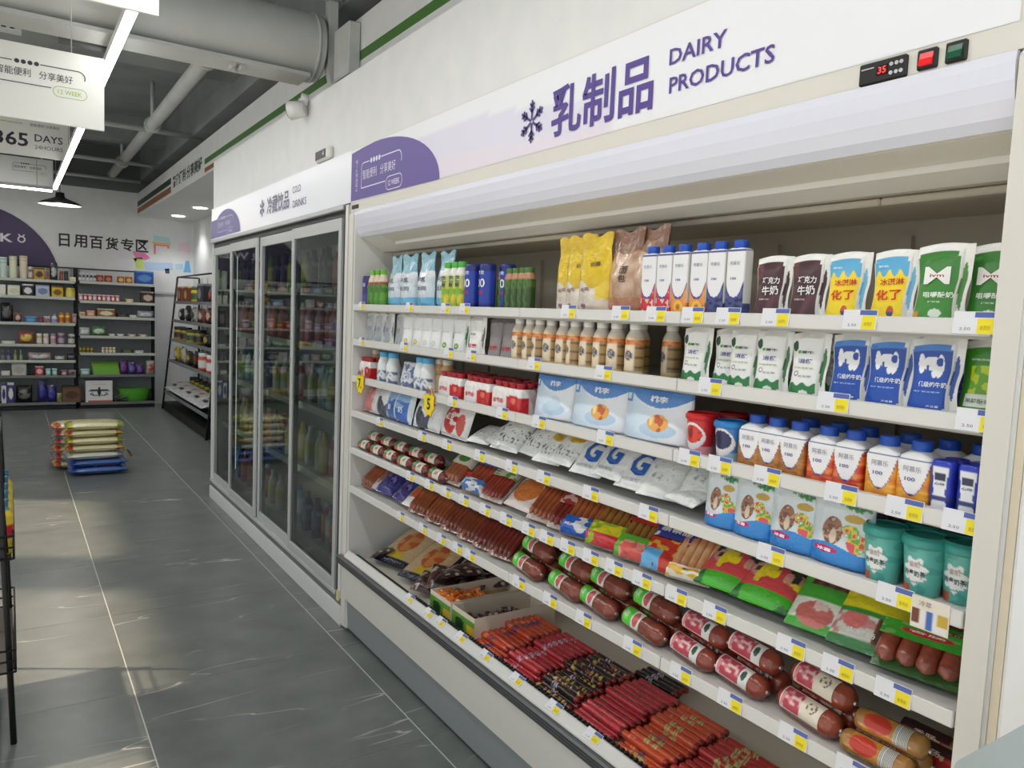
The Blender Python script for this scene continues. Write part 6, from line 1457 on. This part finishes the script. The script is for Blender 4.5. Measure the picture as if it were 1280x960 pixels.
# ------------------------------------------------------------------ slanted side rack by the right wall
rk = rooted('side_rack', 'black slanted wire rack with snacks against the right wall', 'rack', (1.95, 9.6, 0))
def rx(z): return 1.70 + (z - .1) * .104
RZ = [.24, .66, .93, 1.18, 1.42]
for y in (8.22, 10.9):
    kid('post', MB().tube((rx(.0), y, 0), (rx(1.74), y, 1.74), .013, 10), BLACKM, rk)
    kid('rear_post', MB().tube((2.14, y, 0), (2.14, y, 1.74), .013, 10), BLACKM, rk)
kid('top_rail', MB().tube((rx(1.74), 8.22, 1.74), (rx(1.74), 10.9, 1.74), .010, 8), BLACKM, rk)
kid('end_rail', MB().tube((rx(1.74), 10.9, 1.74), (2.14, 10.9, 1.74), .010, 8), BLACKM, rk)
for k in range(8): kid('wire', MB().tube((2.14, 8.4 + .33 * k, .25), (2.14, 8.4 + .33 * k, 1.74), .004, 6), M((120, 122, 124), .4, .5), rk)
for z in RZ:
    s = kid('shelf', MB().box(rx(z) + .01, 2.125, 8.235, 10.885, z - .02, z - .005), BLACKM, rk)
    obj('price_rail', MB().box(rx(z) - .002, rx(z) + .009, 8.235, 10.885, z - .03, z + .008).mesh('price_rail', M((130, 133, 136), .45)), s)
kid('base_board', MB().box(1.70, 2.125, 8.235, 10.885, 0, .10), BLACKM, rk)
RS = {4: [('box', .2, (130, 60, 44), (206, 160, 120)), ('box', .2, (120, 50, 40), (206, 190, 120)), ('jar', .19, (232, 200, 40), (70, 110, 50)), ('box', .22, (60, 60, 70), (160, 160, 170)), ('bag', .18, (80, 80, 90), (190, 60, 60)), ('bag', .2, (150, 50, 60), (230, 220, 220))],
      3: [('bag', .16, (50, 60, 70), (220, 220, 220)), ('bag', .2, (36, 36, 40), (206, 206, 206)), ('bag', .18, (226, 226, 220), (60, 60, 60)), ('bag', .17, (150, 70, 60), (220, 200, 190)), ('bag', .18, (120, 60, 50), (220, 190, 170)), ('bag', .16, (60, 60, 60), (190, 190, 180))],
      2: [('jar', .17, (206, 180, 50), (60, 50, 44)), ('jar', .17, (180, 150, 40), (50, 44, 40)), ('jar', .16, (190, 190, 60), (60, 90, 50)), ('jar', .17, (150, 130, 50), (40, 40, 40)), ('bag', .15, (40, 40, 44), (190, 170, 60)), ('bag', .15, (40, 40, 44), (206, 180, 60))],
      1: [('bag', .18, (226, 206, 60), (240, 240, 230)), ('bag', .2, (230, 226, 210), (206, 180, 60)), ('bag', .17, (60, 56, 40), (200, 180, 60)), ('bag', .19, (40, 40, 40), (150, 60, 50)), ('jar', .2, (214, 80, 50), WHT), ('jar', .2, (206, 70, 44), WHT)]}
for si, items in RS.items():
    for k, (kd, h, c1, c2) in enumerate(items):
        y = 10.72 - .42 * k
        goods(kd, .26 if kd != 'jar' else .15, h, c1, c2, .13).put('%s on the slanted side rack, %s row from top, %s from far end' % ({'box': 'boxed snack', 'jar': 'snack jar', 'bag': 'snack bag'}[kd], ORD[4 - si], ORD[k]), 'snacks on the side rack', (rx(RZ[si]) + .085, y, RZ[si] - .0045), (0, 0, -PI / 2))
for k in range(7):
    goods('jar', .11, .20, (206, 190, 40), (50, 46, 30), .1).put('yellow black jar on the rack base behind the white sacks, %s from far end' % ORD[k], 'yellow jars on the rack base', (2.04, 10.7 - .30 * k, RZ[0] - .0045), (0, 0, -PI / 2))
def sackp(u, v):
    if inel(u, v, .45, .55, .16, .12): return (214, 96, 50)
    if inel(u, v, .7, .3, .12, .08): return (60, 60, 66)
    return mix((230, 230, 228), (206, 206, 206), vnoise(u * 7, v * 6))
P_SK = pillow(sackp, .44, .30, .10, [('面粉', .1, .28, (60, 60, 66), .3, .12, .02)], 'flour_sack', 'sack', FILM)
for k in range(5):
    P_SK.put('white flour sack lying on the rack base, %s from far end' % ORD[k], 'white flour sacks', (1.70, 10.6 - .46 * k, RZ[0] + .05), (-1.35, 0, -PI / 2))

# ------------------------------------------------------------------ rice sacks stacked on the floor
def rice(c1, ce, c3, txt=None):
    def f(u, v):
        e = min(u, 1 - u)
        if e < .13: return ce if vnoise(u * 30, v * 7) > .45 else c3
        if v < .10 or v > .9: return mix(c1, (255, 255, 255), .2)
        return mix(c1, tuple(x * .9 for x in c1), vnoise(u * 6, v * 6))
    sh = Sheet(.42, .30, .061, None, lambda u, v: (cl(math.sin(PI * cl((u - .04) / .92))) ** .24) * (cl(math.sin(PI * v)) ** .22) + .02 + .03 * vnoise(u * 9, v * 9)); p = Proto('rice_sack', 'sack')
    kids = [LT(txt[0], .05, .05, sh.wrap(.004), txt[1], .17, .03, .02)] if txt else []
    p.add('sack', sh.mesh('sack', CRINKLE, f, 34, 26, f), kids)
    return p
CRM = (232, 222, 166)
RB = [rice((40, 84, 170), (36, 70, 160), (60, 110, 190), ('东北大米', (226, 90, 90))), rice((214, 214, 196), (206, 196, 150), (120, 176, 190)), rice(CRM, (206, 190, 60), (110, 160, 60)), rice(CRM, (196, 60, 50), (226, 190, 70)), rice((206, 214, 206), (196, 50, 46), (90, 170, 170))]
zz = .039
order = [(RB[0], 'bright blue rice sack, bottom of the floor stack', 0), (RB[0], 'bright blue rice sack, second from the bottom of the stack', 0), (RB[1], 'whitish rice sack lying on the blue ones', -.02), (RB[3], 'cream rice sack with red ends, just above the whitish one', -.02), (RB[2], 'cream rice sack with green ends, third from the top', -.02), (RB[3], 'cream rice sack with red ends, second from the top', -.025), (RB[2], 'cream rice sack on top of the front stack', -.02)]
for k, (p, lb, dx) in enumerate(order):
    p.put(lb, 'rice sacks of the front stack', (.585 + dx, 6.80 + .01 * (k % 2), zz + k * .0595), (-PI / 2, 0, .03 * ((k % 3) - 1)))
for k in range(6):
    RB[[3, 4, 3, 4, 4, 3][k]].put('teal and red ended rice sack in the stack behind, %s from bottom' % ORD[k], 'rice sacks of the rear stack', (.50, 7.13, zz + k * .0625), (-PI / 2, 0, .05))
fl = obj('sack_flap', MB().quadgrid(6, 4, lambda u, v: (.775 + .07 * u, 6.93 + .05 * v + .01 * math.sin(5 * u), .155 + .035 * math.sin(3 * u + v) - .03 * u)).mesh('sack_flap', M((226, 180, 60), .5)))
tag(fl, 'loose yellow printed flap at the right end of the blue sacks', 'flap')

# ------------------------------------------------------------------ wire stand at the left edge
st = rooted('wire_stand', 'black wire display stand at the left edge of the aisle', 'stand', (-.23, 3.05, 0))
for x, y in ((-.004, 2.74), (-.004, 3.32), (-.46, 2.74), (-.46, 3.32)):
    kid('post', MB().tube((x, y, .0), (x - .03, y, .98), .009, 8), BLACKM, st)
for z in (.24, .60):
    b_ = kid('basket', MB().box(-.47, -.002, 2.73, 3.33, z - .006, z), M((46, 44, 44), .5), st)
    for dz in (.0, .035, .07):
        obj('basket_wire', MB().path([(0.004, 2.725, z + dz), (0.004, 3.335, z + dz), (-.475, 3.335, z + dz), (-.475, 2.725, z + dz), (0.004, 2.725, z + dz)], .0035, 6).mesh('basket_wire', BLACKM), b_)
    for k in range(7): obj('basket_wire', MB().tube((0.004, 2.74 + .097 * k, z), (0.004, 2.74 + .097 * k, z + .07), .003, 6).mesh('basket_wire', BLACKM), b_)
for z in (.80, .88, .96): kid('side_wire', MB().tube((-.028, 2.74, z), (-.028, 3.32, z), .003, 6), BLACKM, st)
for k in range(7): kid('side_wire', MB().tube((-.012, 2.76 + .09 * k, .61), (-.032, 2.76 + .09 * k, .97), .003, 6), BLACKM, st)
def sau(x, y, z): return (206, 40, 50) if .05 < z < .09 else (236, 206, 60) if z < .14 else (90, 150, 160)
P_SB = bottle([(0, .026), (.004, .029), (.12, .029), (.14, .018), (.15, .014)], sau, (.016, .148, .17), (70, 120, 150), name='sauce_bottle')
for k in range(5): P_SB.put('yellow and red sauce bottle in the wire stand, %s from the near end' % ORD[k], 'sauce bottles in the wire stand', (-.024, 2.80 + .12 * k, .6005), (0, 0, -PI / 2))
